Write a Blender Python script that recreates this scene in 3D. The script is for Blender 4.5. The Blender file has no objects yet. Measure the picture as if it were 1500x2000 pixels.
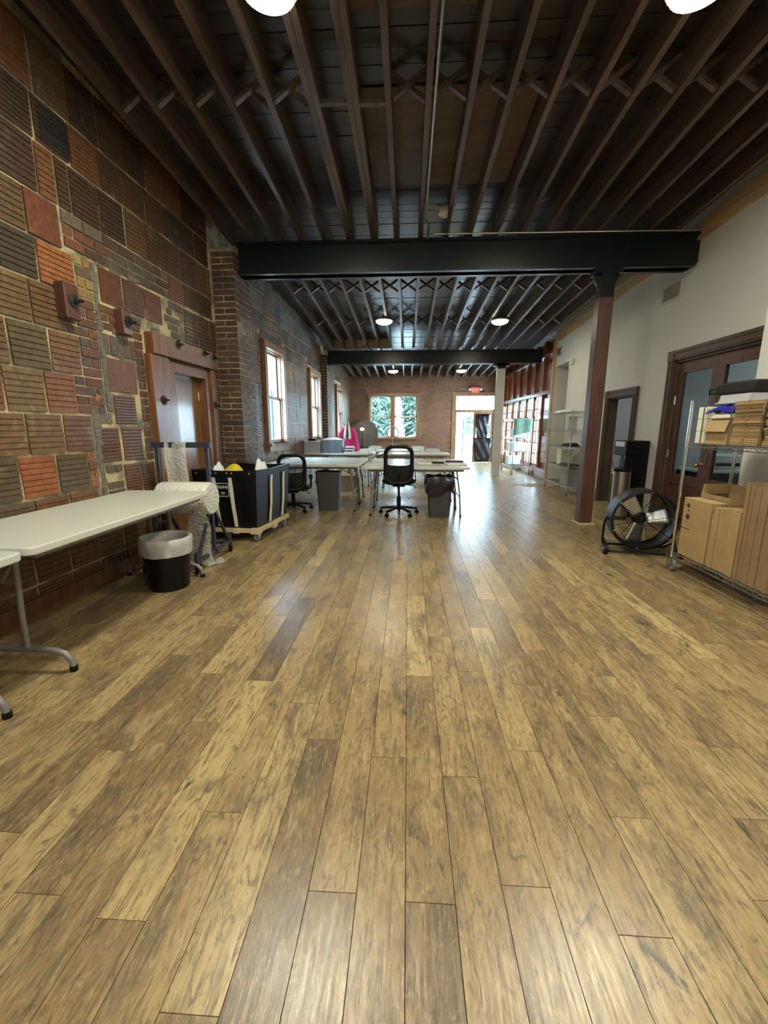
import bpy, bmesh, math, random
from mathutils import Vector, Matrix, Euler

random.seed(7)
SC = bpy.context.scene
COL = SC.collection
PI = math.pi

# ------------------------------------------------------------------ camera
FPX = 820.0
CAM_H = 1.30
_pitch, _yaw, _roll = math.radians(11.36), math.radians(3.14), math.radians(0.04)
FW = Vector((-math.sin(_yaw) * math.cos(_pitch), math.cos(_yaw) * math.cos(_pitch), -math.sin(_pitch)))
_r = Vector((math.cos(_yaw), math.sin(_yaw), 0))
_u = _r.cross(FW)
RT = _r * math.cos(_roll) + _u * math.sin(_roll)
UP = -_r * math.sin(_roll) + _u * math.cos(_roll)
cam_data = bpy.data.cameras.new('camera')
cam_data.sensor_fit = 'HORIZONTAL'
cam_data.sensor_width = 36.0
cam_data.lens = 36.0 * FPX / 1500.0
cam_data.clip_start = 0.02
cam_data.clip_end = 300
cam = bpy.data.objects.new('camera', cam_data)
COL.objects.link(cam)
cam.matrix_world = Matrix(((RT.x, UP.x, -FW.x, 0), (RT.y, UP.y, -FW.y, 0), (RT.z, UP.z, -FW.z, CAM_H), (0, 0, 0, 1)))
SC.camera = cam

# ------------------------------------------------------------------ world, exposure
SC.view_settings.view_transform = 'Standard'
SC.view_settings.look = 'None'
SC.view_settings.gamma = 1.0
SC.view_settings.use_curve_mapping = False
SC.view_settings.exposure = 0.0
world = bpy.data.worlds.new('sky')
SC.world = world
world.use_nodes = True
bg = world.node_tree.nodes['Background']
bg.inputs['Color'].default_value = (0.54, 0.80, 1.0, 1)
bg.inputs['Strength'].default_value = 52.0
LAMP_POWER = 80.0
LAMP_COLOR = (1.0, 0.94, 0.74)


def portal(loc, rot, sx, sy):
    """marks a window opening for the sky light"""
    d = bpy.data.lights.new('window_portal', 'AREA')
    d.shape = 'RECTANGLE'
    d.size, d.size_y = sx, sy
    d.cycles.is_portal = True
    o = bpy.data.objects.new('window_portal', d)
    COL.objects.link(o)
    o.location = loc
    o.rotation_euler = rot
    return o


# ------------------------------------------------------------------ helpers
def px_size(co):
    """rough size in photo pixels of a cloud of world points"""
    xs, ys = [], []
    for c in co:
        d = Vector(c) - Vector((0, 0, CAM_H))
        z = d.dot(FW)
        if z < 0.15:
            return 0.0
        xs.append(750 + FPX * d.dot(RT) / z)
        ys.append(1000 - FPX * d.dot(UP) / z)
    if max(xs) < 0 or min(xs) > 1500 or max(ys) < 0 or min(ys) > 2000:
        return 0.01 * (max(xs) - min(xs) + max(ys) - min(ys)) / max(1.0, z)
    cx = min(max(xs), 1500) - max(min(xs), 0)
    cy = min(max(ys), 2000) - max(min(ys), 0)
    return max(0.1, cx) * max(0.1, cy)


def tag(o, label=None, cat=None, group=None, kind=None):
    if label:
        o['label'] = label
    if cat:
        o['category'] = cat
    if group:
        o['group'] = group
    if kind:
        o['kind'] = kind
    return o


def thing(name, label, cat, loc=(0, 0, 0), rz=0.0, group=None):
    o = bpy.data.objects.new(name, None)
    o.empty_display_size = 0.1
    COL.objects.link(o)
    o.location = loc
    o.rotation_euler = (0, 0, rz)
    return tag(o, label, cat, group)


def copy_tree(o, parent=None):
    c = o.copy()
    COL.objects.link(c)
    if parent is not None:
        c.parent = parent
    for ch in list(o.children):
        copy_tree(ch, c)
    return c


class MB:
    def __init__(self):
        self.v, self.f, self.t = [], [], []

    def add(self, verts, faces, tint=None):
        n = len(self.v)
        self.v += [tuple(p) for p in verts]
        self.f += [tuple(i + n for i in q) for q in faces]
        self.t += [tint] * len(verts)
        return self

    def box(self, x0, x1, y0, y1, z0, z1, tint=None, jit=0.0):
        P = [(x0, y0, z0), (x1, y0, z0), (x1, y1, z0), (x0, y1, z0), (x0, y0, z1), (x1, y0, z1), (x1, y1, z1), (x0, y1, z1)]
        if jit:
            P = [tuple(c + random.uniform(-jit, jit) for c in p) for p in P]
        return self.add(P, [(0, 3, 2, 1), (4, 5, 6, 7), (0, 1, 5, 4), (1, 2, 6, 5), (2, 3, 7, 6), (3, 0, 4, 7)], tint)

    def obox(self, c, sx, sy, sz, rot=(0, 0, 0), tint=None):
        m = Euler(rot).to_matrix()
        P = []
        for z in (-1, 1):
            for x, y in ((-1, -1), (1, -1), (1, 1), (-1, 1)):
                P.append(Vector(c) + m @ Vector((x * sx / 2, y * sy / 2, z * sz / 2)))
        return self.add(P, [(0, 3, 2, 1), (4, 5, 6, 7), (0, 1, 5, 4), (1, 2, 6, 5), (2, 3, 7, 6), (3, 0, 4, 7)], tint)

    def bar(self, a, b, w, h, up=(0, 0, 1), tint=None):
        """rectangular bar from a to b, w across, h along up"""
        a, b = Vector(a), Vector(b)
        d = (b - a).normalized()
        s = d.cross(Vector(up))
        if s.length < 1e-5:
            s = d.cross(Vector((1, 0, 0)))
        s.normalize()
        u = s.cross(d)
        P = []
        for e in (a, b):
            for i, j in ((-1, -1), (1, -1), (1, 1), (-1, 1)):
                P.append(e + s * (i * w / 2) + u * (j * h / 2))
        return self.add(P, [(0, 1, 2, 3), (7, 6, 5, 4), (0, 4, 5, 1), (1, 5, 6, 2), (2, 6, 7, 3), (3, 7, 4, 0)], tint)

    def cyl(self, a, b, r, r2=None, n=12, caps=True):
        a, b = Vector(a), Vector(b)
        r2 = r if r2 is None else r2
        d = (b - a).normalized()
        s = d.orthogonal().normalized()
        u = d.cross(s)
        P = []
        for e, q in ((a, r), (b, r2)):
            for i in range(n):
                t = 2 * PI * i / n
                P.append(e + (s * math.cos(t) + u * math.sin(t)) * q)
        F = [(i, (i + 1) % n, n + (i + 1) % n, n + i) for i in range(n)]
        if caps:
            F += [tuple(range(n - 1, -1, -1)), tuple(range(n, 2 * n))]
        return self.add(P, F)

    def tube(self, pts, r, n=8, closed=False):
        pts = [Vector(p) for p in pts]
        m = len(pts)
        P, F = [], []
        s = None
        for i, p in enumerate(pts):
            if closed:
                d = pts[(i + 1) % m] - pts[i - 1]
            else:
                d = pts[min(i + 1, m - 1)] - pts[max(i - 1, 0)]
            d.normalize()
            if s is None:
                s = d.orthogonal().normalized()
            else:
                s = (s - d * s.dot(d))
                s = s.normalized() if s.length > 1e-6 else d.orthogonal().normalized()
            u = d.cross(s)
            for k in range(n):
                t = 2 * PI * k / n
                P.append(p + (s * math.cos(t) + u * math.sin(t)) * r)
        for i in range(m if closed else m - 1):
            for k in range(n):
                j = (i + 1) % m
                F.append((i * n + k, i * n + (k + 1) % n, j * n + (k + 1) % n, j * n + k))
        if not closed:
            F += [tuple(range(n - 1, -1, -1)), tuple((m - 1) * n + k for k in range(n))]
        return self.add(P, F)

    def lathe(self, prof, c=(0, 0, 0), n=24, axis='Z', wob=None, caps=True):
        """prof: list of (r, h)"""
        P, F = [], []
        c = Vector(c)
        for i, (r, h) in enumerate(prof):
            for k in range(n):
                t = 2 * PI * k / n
                rr = r * (1 + (wob(t, h) if wob else 0))
                a, b = rr * math.cos(t), rr * math.sin(t)
                P.append(c + {'Z': Vector((a, b, h)), 'X': Vector((h, a, b)), 'Y': Vector((b, h, a))}[axis])
        m = len(prof)
        for i in range(m - 1):
            for k in range(n):
                F.append((i * n + k, i * n + (k + 1) % n, (i + 1) * n + (k + 1) % n, (i + 1) * n + k))
        if caps and prof[0][0] > 1e-4:
            F.append(tuple(range(n - 1, -1, -1)))
        if caps and prof[-1][0] > 1e-4:
            F.append(tuple((m - 1) * n + k for k in range(n)))
        return self.add(P, F)

    def prism(self, poly, h0, h1, axis='Z'):
        n = len(poly)
        f = {'Z': lambda a, b, h: (a, b, h), 'X': lambda a, b, h: (h, a, b), 'Y': lambda a, b, h: (a, h, b)}[axis]
        P = [f(a, b, h0) for a, b in poly] + [f(a, b, h1) for a, b in poly]
        F = [tuple(range(n - 1, -1, -1)), tuple(range(n, 2 * n))]
        F += [(i, (i + 1) % n, n + (i + 1) % n, n + i) for i in range(n)]
        return self.add(P, F)

    def grid(self, fn, nu, nv, closed_u=False):
        P = [fn(i / nu, j / nv) for j in range(nv + 1) for i in range(nu + 1)]
        F = [(j * (nu + 1) + i, j * (nu + 1) + i + 1, (j + 1) * (nu + 1) + i + 1, (j + 1) * (nu + 1) + i) for j in range(nv) for i in range(nu)]
        return self.add(P, F)

    def xform(self, m):
        self.v = [tuple(m @ Vector(p)) for p in self.v]
        return self

    def build(self, name, mat, parent=None, smooth=False, bevel=0.0, solid=0.0, world=False, fixn=False, seg=1):
        v = self.v
        if world and parent is not None:
            L = parent.location
            v = [(p[0] - L[0], p[1] - L[1], p[2] - L[2]) for p in v]
        me = bpy.data.meshes.new(name)
        me.from_pydata(v, [], self.f)
        if any(t is not None for t in self.t):
            a = me.color_attributes.new('tint', 'FLOAT_COLOR', 'POINT')
            flat = []
            for t in self.t:
                t = t or (0.5, 0.5, 0.5)
                flat += [t[0], t[1], t[2], 1.0]
            a.data.foreach_set('color', flat)
        if fixn or smooth:
            b = bmesh.new()
            b.from_mesh(me)
            bmesh.ops.recalc_face_normals(b, faces=b.faces)
            b.to_mesh(me)
            b.free()
        if smooth:
            me.shade_smooth()
            me.set_sharp_from_angle(angle=math.radians(40))
        if mat is not None:
            me.materials.append(mat)
        o = bpy.data.objects.new(name, me)
        COL.objects.link(o)
        if parent is not None:
            o.parent = parent
        if solid:
            m = o.modifiers.new('thickness', 'SOLIDIFY')
            m.thickness = solid
            m.offset = 0
        if bevel:
            m = o.modifiers.new('bevel', 'BEVEL')
            m.width = bevel
            m.segments = seg
            m.limit_method = 'ANGLE'
        return o


def rrect(w, d, r, n=5):
    """rounded rectangle outline centred on 0"""
    out = []
    for cx, cy, a0 in ((w / 2 - r, d / 2 - r, 0), (-w / 2 + r, d / 2 - r, 90), (-w / 2 + r, -d / 2 + r, 180), (w / 2 - r, -d / 2 + r, 270)):
        for i in range(n + 1):
            t = math.radians(a0 + 90 * i / n)
            out.append((cx + r * math.cos(t), cy + r * math.sin(t)))
    return out


def emit_pieces(items, name, mat, parent, limit=300, rest_name=None):
    """items: list of (MB, world_points). The largest in the photo become objects, the rest one stuff part."""
    items = [(px_size(w), i, m) for i, (m, w) in enumerate(items)]
    items.sort(key=lambda q: -q[0])
    for s, i, m in items[:limit]:
        m.build(name, mat, parent)
    if len(items) > limit:
        big = MB()
        for s, i, m in items[limit:]:
            n = len(big.v)
            big.v += m.v
            big.f += [tuple(k + n for k in q) for q in m.f]
            big.t += m.t
        o = big.build(rest_name or (name + 's'), mat, parent)
        o['kind'] = 'stuff'


# ------------------------------------------------------------------ materials
def nodes_of(name):
    m = bpy.data.materials.new(name)
    m.use_nodes = True
    nt = m.node_tree
    b = nt.nodes['Principled BSDF']
    return m, nt, b


def N(nt, typ, **kw):
    n = nt.nodes.new(typ)
    for k, v in kw.items():
        if k in n.inputs:
            n.inputs[k].default_value = v
        else:
            setattr(n, k, v)
    return n


def ramp(nt, fac, stops):
    r = nt.nodes.new('ShaderNodeValToRGB')
    e = r.color_ramp.elements
    while len(e) > 1:
        e.remove(e[-1])
    e[0].position = stops[0][0]
    e[0].color = (*stops[0][1], 1)
    for p, c in stops[1:]:
        q = e.new(p)
        q.color = (*c, 1)
    nt.links.new(fac, r.inputs[0])
    return r.outputs[0]


def mixc(nt, a, b, fac, mode='MIX'):
    m = nt.nodes.new('ShaderNodeMix')
    m.data_type = 'RGBA'
    m.blend_type = mode
    for s, v in ((m.inputs[6], a), (m.inputs[7], b), (m.inputs[0], fac)):
        if isinstance(v, (int, float)):
            s.default_value = v
        elif isinstance(v, tuple):
            s.default_value = (*v, 1) if len(v) == 3 else v
        else:
            nt.links.new(v, s)
    return m.outputs[2]


def bump(nt, b, h, strength=0.3, dist=0.01):
    n = N(nt, 'ShaderNodeBump')
    n.inputs['Strength'].default_value = strength
    n.inputs['Distance'].default_value = dist
    nt.links.new(h, n.inputs['Height'])
    nt.links.new(n.outputs[0], b.inputs['Normal'])


def coords(nt, scale=(1, 1, 1), kind='Object'):
    if kind == 'Position':
        src = nt.nodes.new('ShaderNodeNewGeometry').outputs['Position']
    else:
        src = nt.nodes.new('ShaderNodeTexCoord').outputs[kind]
    mp = nt.nodes.new('ShaderNodeMapping')
    mp.inputs['Scale'].default_value = scale
    nt.links.new(src, mp.inputs[0])
    return mp.outputs[0]


def noise(nt, vec, scale=5.0, detail=3.0, rough=0.55):
    n = N(nt, 'ShaderNodeTexNoise')
    n.inputs['Scale'].default_value = scale
    n.inputs['Detail'].default_value = detail
    n.inputs['Roughness'].default_value = rough
    if vec is not None:
        nt.links.new(vec, n.inputs['Vector'])
    return n.outputs['Fac']


def pm(name, col, rough=0.5, metal=0.0, var=0.15, scale=14.0, bmp=0.0, spec=0.5, coat=0.0, emit=None, alpha=None, trans=0.0):
    """plain procedural material: colour with a little mottling and relief"""
    m, nt, b = nodes_of(name)
    v = coords(nt)
    f = noise(nt, v, scale, 4)
    lo = tuple(c * (1 - var) for c in col)
    hi = tuple(min(1, c * (1 + var)) for c in col)
    nt.links.new(ramp(nt, f, [(0.3, lo), (0.7, hi)]), b.inputs['Base Color'])
    b.inputs['Roughness'].default_value = rough
    b.inputs['Metallic'].default_value = metal
    b.inputs['Specular IOR Level'].default_value = spec
    if coat:
        b.inputs['Coat Weight'].default_value = coat
        b.inputs['Coat Roughness'].default_value = 0.15
    if trans:
        b.inputs['Transmission Weight'].default_value = trans
    if alpha is not None:
        b.inputs['Alpha'].default_value = alpha
    if bmp:
        bump(nt, b, noise(nt, v, scale * 3, 4), bmp, 0.004)
    if emit:
        b.inputs['Emission Color'].default_value = (*emit[0], 1)
        b.inputs['Emission Strength'].default_value = emit[1]
    return m


def wood(name, lo, hi, rough=0.4, scale=(18, 18, 1.5), coat=0.0, bmp=0.15):
    m, nt, b = nodes_of(name)
    v = coords(nt, scale)
    f = noise(nt, v, 1.0, 5, 0.6)
    g = noise(nt, coords(nt, tuple(s * 5 for s in scale)), 1.0, 3)
    c = ramp(nt, f, [(0.3, lo), (0.72, hi)])
    c = mixc(nt, c, (0.0, 0.0, 0.0), ramp(nt, g, [(0.5, (0, 0, 0)), (0.8, (0.35, 0.35, 0.35))]))
    nt.links.new(c, b.inputs['Base Color'])
    b.inputs['Roughness'].default_value = rough
    if coat:
        b.inputs['Coat Weight'].default_value = coat
        b.inputs['Coat Roughness'].default_value = 0.12
    bump(nt, b, f, bmp, 0.004)
    return m


def mat_plank():
    m, nt, b = nodes_of('floor_planks')
    at = N(nt, 'ShaderNodeAttribute', attribute_name='tint')
    sep = nt.nodes.new('ShaderNodeSeparateColor')
    nt.links.new(at.outputs['Color'], sep.inputs[0])
    pos = nt.nodes.new('ShaderNodeNewGeometry').outputs['Position']
    off = nt.nodes.new('ShaderNodeVectorMath')
    off.operation = 'SCALE'
    off.inputs[3].default_value = 37.0
    nt.links.new(at.outputs['Color'], off.inputs[0])
    addv = nt.nodes.new('ShaderNodeVectorMath')
    nt.links.new(pos, addv.inputs[0])
    nt.links.new(off.outputs[0], addv.inputs[1])

    def sv(scale):
        mp = nt.nodes.new('ShaderNodeMapping')
        mp.inputs['Scale'].default_value = scale
        nt.links.new(addv.outputs[0], mp.inputs[0])
        return mp.outputs[0]
    def dn(scale, detail, rough, dist):
        n = N(nt, 'ShaderNodeTexNoise')
        n.inputs['Scale'].default_value = 1.0
        n.inputs['Detail'].default_value = detail
        n.inputs['Roughness'].default_value = rough
        n.inputs['Distortion'].default_value = dist
        nt.links.new(sv(scale), n.inputs['Vector'])
        return n.outputs['Fac']
    blot = dn((7.5, 2.6, 1), 7, 0.66, 0.6)
    grain = dn((75, 6, 1), 6, 0.75, 0.4)
    fine = dn((150, 26, 1), 4, 0.7, 0.8)
    fig = dn((26, 9, 1), 6, 0.72, 2.2)
    knot = dn((9, 4.2, 1), 6, 0.68, 0.8)
    base = ramp(nt, sep.outputs[0], [(0.0, (0.122, 0.082, 0.044)), (0.15, (0.19, 0.128, 0.06)), (0.5, (0.29, 0.20, 0.088)), (0.8, (0.345, 0.248, 0.108)), (1.0, (0.48, 0.365, 0.16))])
    c = mixc(nt, base, (0.115, 0.088, 0.055), ramp(nt, blot, [(0.34, (0.85, 0.85, 0.85)), (0.50, (0, 0, 0))]))
    c = mixc(nt, c, (0.40, 0.295, 0.14), ramp(nt, blot, [(0.52, (0, 0, 0)), (0.66, (0.65, 0.65, 0.65))]))
    c = mixc(nt, c, (0.095, 0.074, 0.047), ramp(nt, fig, [(0.36, (0.75, 0.75, 0.75)), (0.48, (0, 0, 0))]))
    c = mixc(nt, c, (0.47, 0.375, 0.205), ramp(nt, fig, [(0.55, (0, 0, 0)), (0.70, (0.55, 0.55, 0.55))]))
    c = mixc(nt, c, (0.040, 0.036, 0.028), ramp(nt, knot, [(0.30, (0.92, 0.92, 0.92)), (0.39, (0, 0, 0))]))
    c = mixc(nt, c, (0.075, 0.054, 0.032), ramp(nt, grain, [(0.36, (0.7, 0.7, 0.7)), (0.48, (0, 0, 0))]))
    c = mixc(nt, c, (0.52, 0.42, 0.25), ramp(nt, fine, [(0.56, (0, 0, 0)), (0.72, (0.5, 0.5, 0.5))]))
    nt.links.new(c, b.inputs['Base Color'])
    r = ramp(nt, grain, [(0.2, (0.36, 0.36, 0.36)), (0.8, (0.21, 0.21, 0.21))])
    nt.links.new(r, b.inputs['Roughness'])
    b.inputs['Specular IOR Level'].default_value = 0.5
    bump(nt, b, grain, 0.25, 0.002)
    return m


def mat_clay(name, rough=0.45, scale=26.0, coat=0.0):
    """fired clay, colour comes from each piece's own tint"""
    m, nt, b = nodes_of(name)
    at = N(nt, 'ShaderNodeAttribute', attribute_name='tint')
    v = coords(nt, kind='Position')
    f = noise(nt, v, scale, 5, 0.65)
    g = noise(nt, v, scale * 0.25, 3)
    c = mixc(nt, at.outputs['Color'], ramp(nt, f, [(0.25, (0.45, 0.45, 0.45)), (0.75, (1.25, 1.22, 1.18))]), 1.0, 'MULTIPLY')
    c = mixc(nt, c, (0.40, 0.34, 0.22), ramp(nt, g, [(0.62, (0, 0, 0)), (0.78, (0.28, 0.28, 0.28))]))
    nt.links.new(c, b.inputs['Base Color'])
    b.inputs['Roughness'].default_value = rough
    if coat:
        b.inputs['Coat Weight'].default_value = coat
        b.inputs['Coat Roughness'].default_value = 0.22
    bump(nt, b, f, 0.45, 0.006)
    return m


def mat_mortar(name, a, c2, scale=3.2):
    m, nt, b = nodes_of(name)
    v = coords(nt, kind='Position')
    f = noise(nt, v, scale, 5, 0.6)
    g = noise(nt, v, 70, 3)
    nt.links.new(ramp(nt, f, [(0.42, a), (0.58, c2)]), b.inputs['Base Color'])
    b.inputs['Roughness'].default_value = 0.9
    bump(nt, b, g, 0.7, 0.01)
    return m


def mat_glass(name, tint=(1, 1, 1), refl=0.9):
    m = bpy.data.materials.new(name)
    m.use_nodes = True
    nt = m.node_tree
    nt.nodes.clear()
    out = nt.nodes.new('ShaderNodeOutputMaterial')
    tr = nt.nodes.new('ShaderNodeBsdfTransparent')
    tr.inputs[0].default_value = (*tint, 1)
    gl = nt.nodes.new('ShaderNodeBsdfGlossy')
    gl.inputs['Roughness'].default_value = 0.03
    geo = nt.nodes.new('ShaderNodeNewGeometry')
    dot = N(nt, 'ShaderNodeVectorMath', operation='DOT_PRODUCT')
    nt.links.new(geo.outputs['Normal'], dot.inputs[0])
    nt.links.new(geo.outputs['Incoming'], dot.inputs[1])
    ab = N(nt, 'ShaderNodeMath', operation='ABSOLUTE')
    nt.links.new(dot.outputs['Value'], ab.inputs[0])
    inv = N(nt, 'ShaderNodeMath', operation='SUBTRACT')
    inv.inputs[0].default_value = 1.0
    nt.links.new(ab.outputs[0], inv.inputs[1])
    pw = N(nt, 'ShaderNodeMath', operation='POWER')
    nt.links.new(inv.outputs[0], pw.inputs[0])
    pw.inputs[1].default_value = 5.0
    fr = N(nt, 'ShaderNodeMath', operation='MULTIPLY_ADD')
    nt.links.new(pw.outputs[0], fr.inputs[0])
    fr.inputs[1].default_value = 0.6
    fr.inputs[2].default_value = 0.03
    mx = nt.nodes.new('ShaderNodeMixShader')
    nt.links.new(fr.outputs[0], mx.inputs[0])
    nt.links.new(tr.outputs[0], mx.inputs[1])
    nt.links.new(gl.outputs[0], mx.inputs[2])
    nt.links.new(mx.outputs[0], out.inputs[0])
    return m


M = {}
M['plank'] = mat_plank()
M['subfloor'] = pm('subfloor', (0.03, 0.022, 0.015), 0.9)
M['clay'] = mat_clay('clay_tile', 0.48, coat=0.10)
M['brick'] = mat_clay('clay_brick', 0.65, 40, coat=0.06)
M['mortar'] = mat_mortar('mortar_cream', (0.52, 0.44, 0.25), (0.17, 0.155, 0.11))
M['mortar_far'] = mat_mortar('mortar_grey', (0.31, 0.25, 0.18), (0.19, 0.155, 0.115))
M['plaster'] = pm('white_plaster', (0.62, 0.615, 0.58), 0.75, var=0.03, scale=3, bmp=0.05)
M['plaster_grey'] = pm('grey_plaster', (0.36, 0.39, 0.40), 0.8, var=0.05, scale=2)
M['joist'] = wood('joist_wood', (0.042, 0.028, 0.021), (0.145, 0.098, 0.075), 0.38, (20, 1.4, 20))
M['deck'] = wood('deck_wood', (0.012, 0.010, 0.009), (0.052, 0.039, 0.031), 0.28, (2.0, 24, 24), bmp=0.35)
M['plywood'] = wood('plywood', (0.085, 0.052, 0.025), (0.16, 0.105, 0.052), 0.55, (3, 11, 3))
M['steel_black'] = pm('black_painted_steel', (0.005, 0.009, 0.009), 0.32, var=0.3, scale=9, spec=0.45)
M['post'] = wood('dark_red_post', (0.055, 0.021, 0.014), (0.125, 0.05, 0.032), 0.42, (25, 25, 2), coat=0.2)
M['white_paint'] = pm('white_paint', (0.60, 0.61, 0.56), 0.5, var=0.05, scale=4)
M['trim_pine'] = wood('raw_pine', (0.44, 0.29, 0.14), (0.62, 0.45, 0.25), 0.55, (6, 1.2, 24))
M['door_frame'] = wood('fir_frame', (0.105, 0.043, 0.018), (0.24, 0.105, 0.043), 0.35, (26, 26, 2), coat=0.25)
M['door_slab'] = wood('veneer_door', (0.17, 0.085, 0.032), (0.29, 0.165, 0.066), 0.28, (14, 14, 1.2), coat=0.5)
M['window_wood'] = wood('window_wood', (0.16, 0.072, 0.028), (0.33, 0.17, 0.075), 0.4, (26, 26, 2), coat=0.2)
M['mahogany'] = wood('mahogany_panel', (0.16, 0.045, 0.018), (0.30, 0.098, 0.042), 0.25, (14, 14, 1.5), coat=0.5)
M['dark_wood'] = wood('walnut_casing', (0.045, 0.028, 0.018), (0.115, 0.07, 0.045), 0.55, (22, 22, 2))
M['red_door'] = wood('dark_red_door', (0.06, 0.024, 0.016), (0.11, 0.045, 0.03), 0.35, (22, 22, 2), coat=0.2)
M['glass'] = mat_glass('window_glass')
M['glass_dim'] = mat_glass('door_glass', (0.72, 0.78, 0.80))
M['table'] = pm('table_plastic', (0.54, 0.56, 0.50), 0.33, var=0.03, scale=60, bmp=0.08)
M['table_leg'] = pm('grey_leg_steel', (0.19, 0.18, 0.16), 0.38, metal=0.25, var=0.08)
M['black'] = pm('black_plastic', (0.004, 0.004, 0.004), 0.42, var=0.2, spec=0.25)
M['black_fabric'] = pm('black_fabric', (0.006, 0.006, 0.006), 0.8, var=0.3, scale=200, bmp=0.2)
M['vinyl'] = pm('black_vinyl', (0.005, 0.006, 0.007), 0.34, var=0.3, scale=6, bmp=0.15, spec=0.3)
M['webbing'] = pm('cream_webbing', (0.66, 0.64, 0.50), 0.8, var=0.08, scale=120)
M['pale_wood'] = wood('pale_wood', (0.46, 0.36, 0.19), (0.66, 0.54, 0.32), 0.55, (5, 5, 5))
M['chrome'] = pm('chrome_wire', (0.62, 0.62, 0.60), 0.22, metal=1.0, var=0.05)
M['steel'] = pm('brushed_steel', (0.56, 0.55, 0.52), 0.3, metal=1.0, var=0.06, scale=30)
M['rubber'] = pm('grey_rubber', (0.19, 0.18, 0.165), 0.6)
M['navy'] = pm('navy_paint', (0.022, 0.030, 0.048), 0.4, var=0.15)
M['cardboard'] = pm('cardboard', (0.40, 0.275, 0.125), 0.75, var=0.10, scale=9, bmp=0.05)
M['cardboard_dark'] = pm('cardboard_dark', (0.27, 0.175, 0.085), 0.8, var=0.12, scale=9)
M['print'] = pm('carton_ink', (0.045, 0.035, 0.022), 0.8)
M['white_card'] = pm('white_card', (0.74, 0.72, 0.60), 0.7, var=0.04)
M['paper'] = pm('white_paper', (0.75, 0.77, 0.78), 0.8, var=0.04)
M['blue_bag'] = pm('blue_bag', (0.022, 0.026, 0.28), 0.25, var=0.3)
M['bin_grey'] = pm('dark_grey_bin', (0.036, 0.038, 0.034), 0.5, var=0.1)
M['bag_black'] = pm('black_bag', (0.006, 0.006, 0.006), 0.16, var=0.2, scale=9, bmp=0.4)
M['bag_clear'] = pm('clear_bag', (0.60, 0.60, 0.56), 0.22, var=0.15, scale=8, bmp=0.5, alpha=0.72)
M['bubble'] = None
M['yellow'] = pm('yellow_cloth', (0.62, 0.50, 0.02), 0.6, var=0.15)
M['pink'] = pm('pink_coat', (0.60, 0.035, 0.20), 0.85, var=0.2, scale=20)
M['scarf'] = pm('cream_scarf', (0.70, 0.68, 0.58), 0.9, var=0.1)
M['dark_green'] = pm('dark_green_scarf', (0.03, 0.07, 0.05), 0.9)
M['tote'] = pm('grey_tote', (0.145, 0.185, 0.215), 0.5, var=0.06)
M['clear_tote'] = pm('clear_tote', (0.55, 0.56, 0.58), 0.25, var=0.1, alpha=0.6)
M['white_plastic'] = pm('white_plastic', (0.68, 0.69, 0.66), 0.4, var=0.03)
M['green_cloth'] = pm('green_cloth', (0.10, 0.165, 0.115), 0.9, var=0.22, scale=22, bmp=0.3)
M['exit_red'] = pm('exit_red', (0.55, 0.05, 0.05), 0.5, emit=((0.9, 0.12, 0.10), 0.55))
M['lamp_glow'] = pm('lamp_glow', (1, 0.95, 0.8), 0.5, emit=((1.0, 0.93, 0.62), 14.0))
M['ring_backlit'] = pm('ring_diffuser', (0.36, 0.36, 0.42), 0.5)  # white diffuser painted grey-lilac, its backlit shade put into the colour
M['aluminium'] = pm('fan_aluminium', (0.72, 0.72, 0.68), 0.42, metal=1.0, var=0.12, scale=18)
M['brass'] = pm('brass', (0.65, 0.45, 0.16), 0.25, metal=1.0)
M['iron'] = pm('dark_iron', (0.04, 0.042, 0.036), 0.45, metal=0.6, var=0.3)
M['grille'] = pm('vent_white', (0.50, 0.50, 0.48), 0.5)
M['dark_gap'] = pm('dark_gap', (0.02, 0.02, 0.02), 0.9)
M['mop_yellow'] = pm('mop_yellow', (0.62, 0.36, 0.02), 0.5)
M['cord'] = pm('cream_cord', (0.60, 0.55, 0.36), 0.6)
M['disc'] = pm('brown_disc', (0.10, 0.082, 0.068), 0.5, var=0.3, scale=5)
M['leaf'] = pm('leaf_green', (0.028, 0.058, 0.038), 0.7, var=0.6, scale=3)
M['bark'] = pm('bark', (0.12, 0.09, 0.06), 0.9, var=0.3)
M['pavement'] = pm('pavement', (0.42, 0.42, 0.41), 0.9, var=0.08, scale=2)
M['siding'] = pm('pale_siding', (0.034, 0.041, 0.040), 0.7, var=0.04)
M['shutter'] = pm('green_shutter', (0.025, 0.042, 0.04), 0.6)
M['car_white'] = pm('white_car_paint', (0.5, 0.51, 0.51), 0.25, var=0.02, coat=0.5)
M['car_glass'] = pm('car_glass', (0.05, 0.07, 0.08), 0.1)
M['stucco'] = pm('pale_stucco', (0.30, 0.31, 0.31), 0.8, var=0.05)
M['dark_purple'] = pm('dark_folder', (0.05, 0.03, 0.045), 0.6)
M['pens'] = pm('pen_mix', (0.09, 0.05, 0.05), 0.5)


def mat_bubble():
    m, nt, b = nodes_of('bubble_wrap')
    v = coords(nt, (1, 1, 1))
    vo = N(nt, 'ShaderNodeTexVoronoi')
    vo.inputs['Scale'].default_value = 42.0
    nt.links.new(v, vo.inputs['Vector'])
    b.inputs['Base Color'].default_value = (0.66, 0.67, 0.60, 1)
    b.inputs['Roughness'].default_value = 0.22
    b.inputs['Alpha'].default_value = 0.5
    bump(nt, b, vo.outputs['Distance'], 0.7, 0.010)
    return m


M['bubble'] = mat_bubble()
m2 = mat_bubble()
m2.name = 'bubble_wrap_roll'
m2.node_tree.nodes['Principled BSDF'].inputs['Alpha'].default_value = 0.97
M['bubble_roll'] = m2

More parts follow.
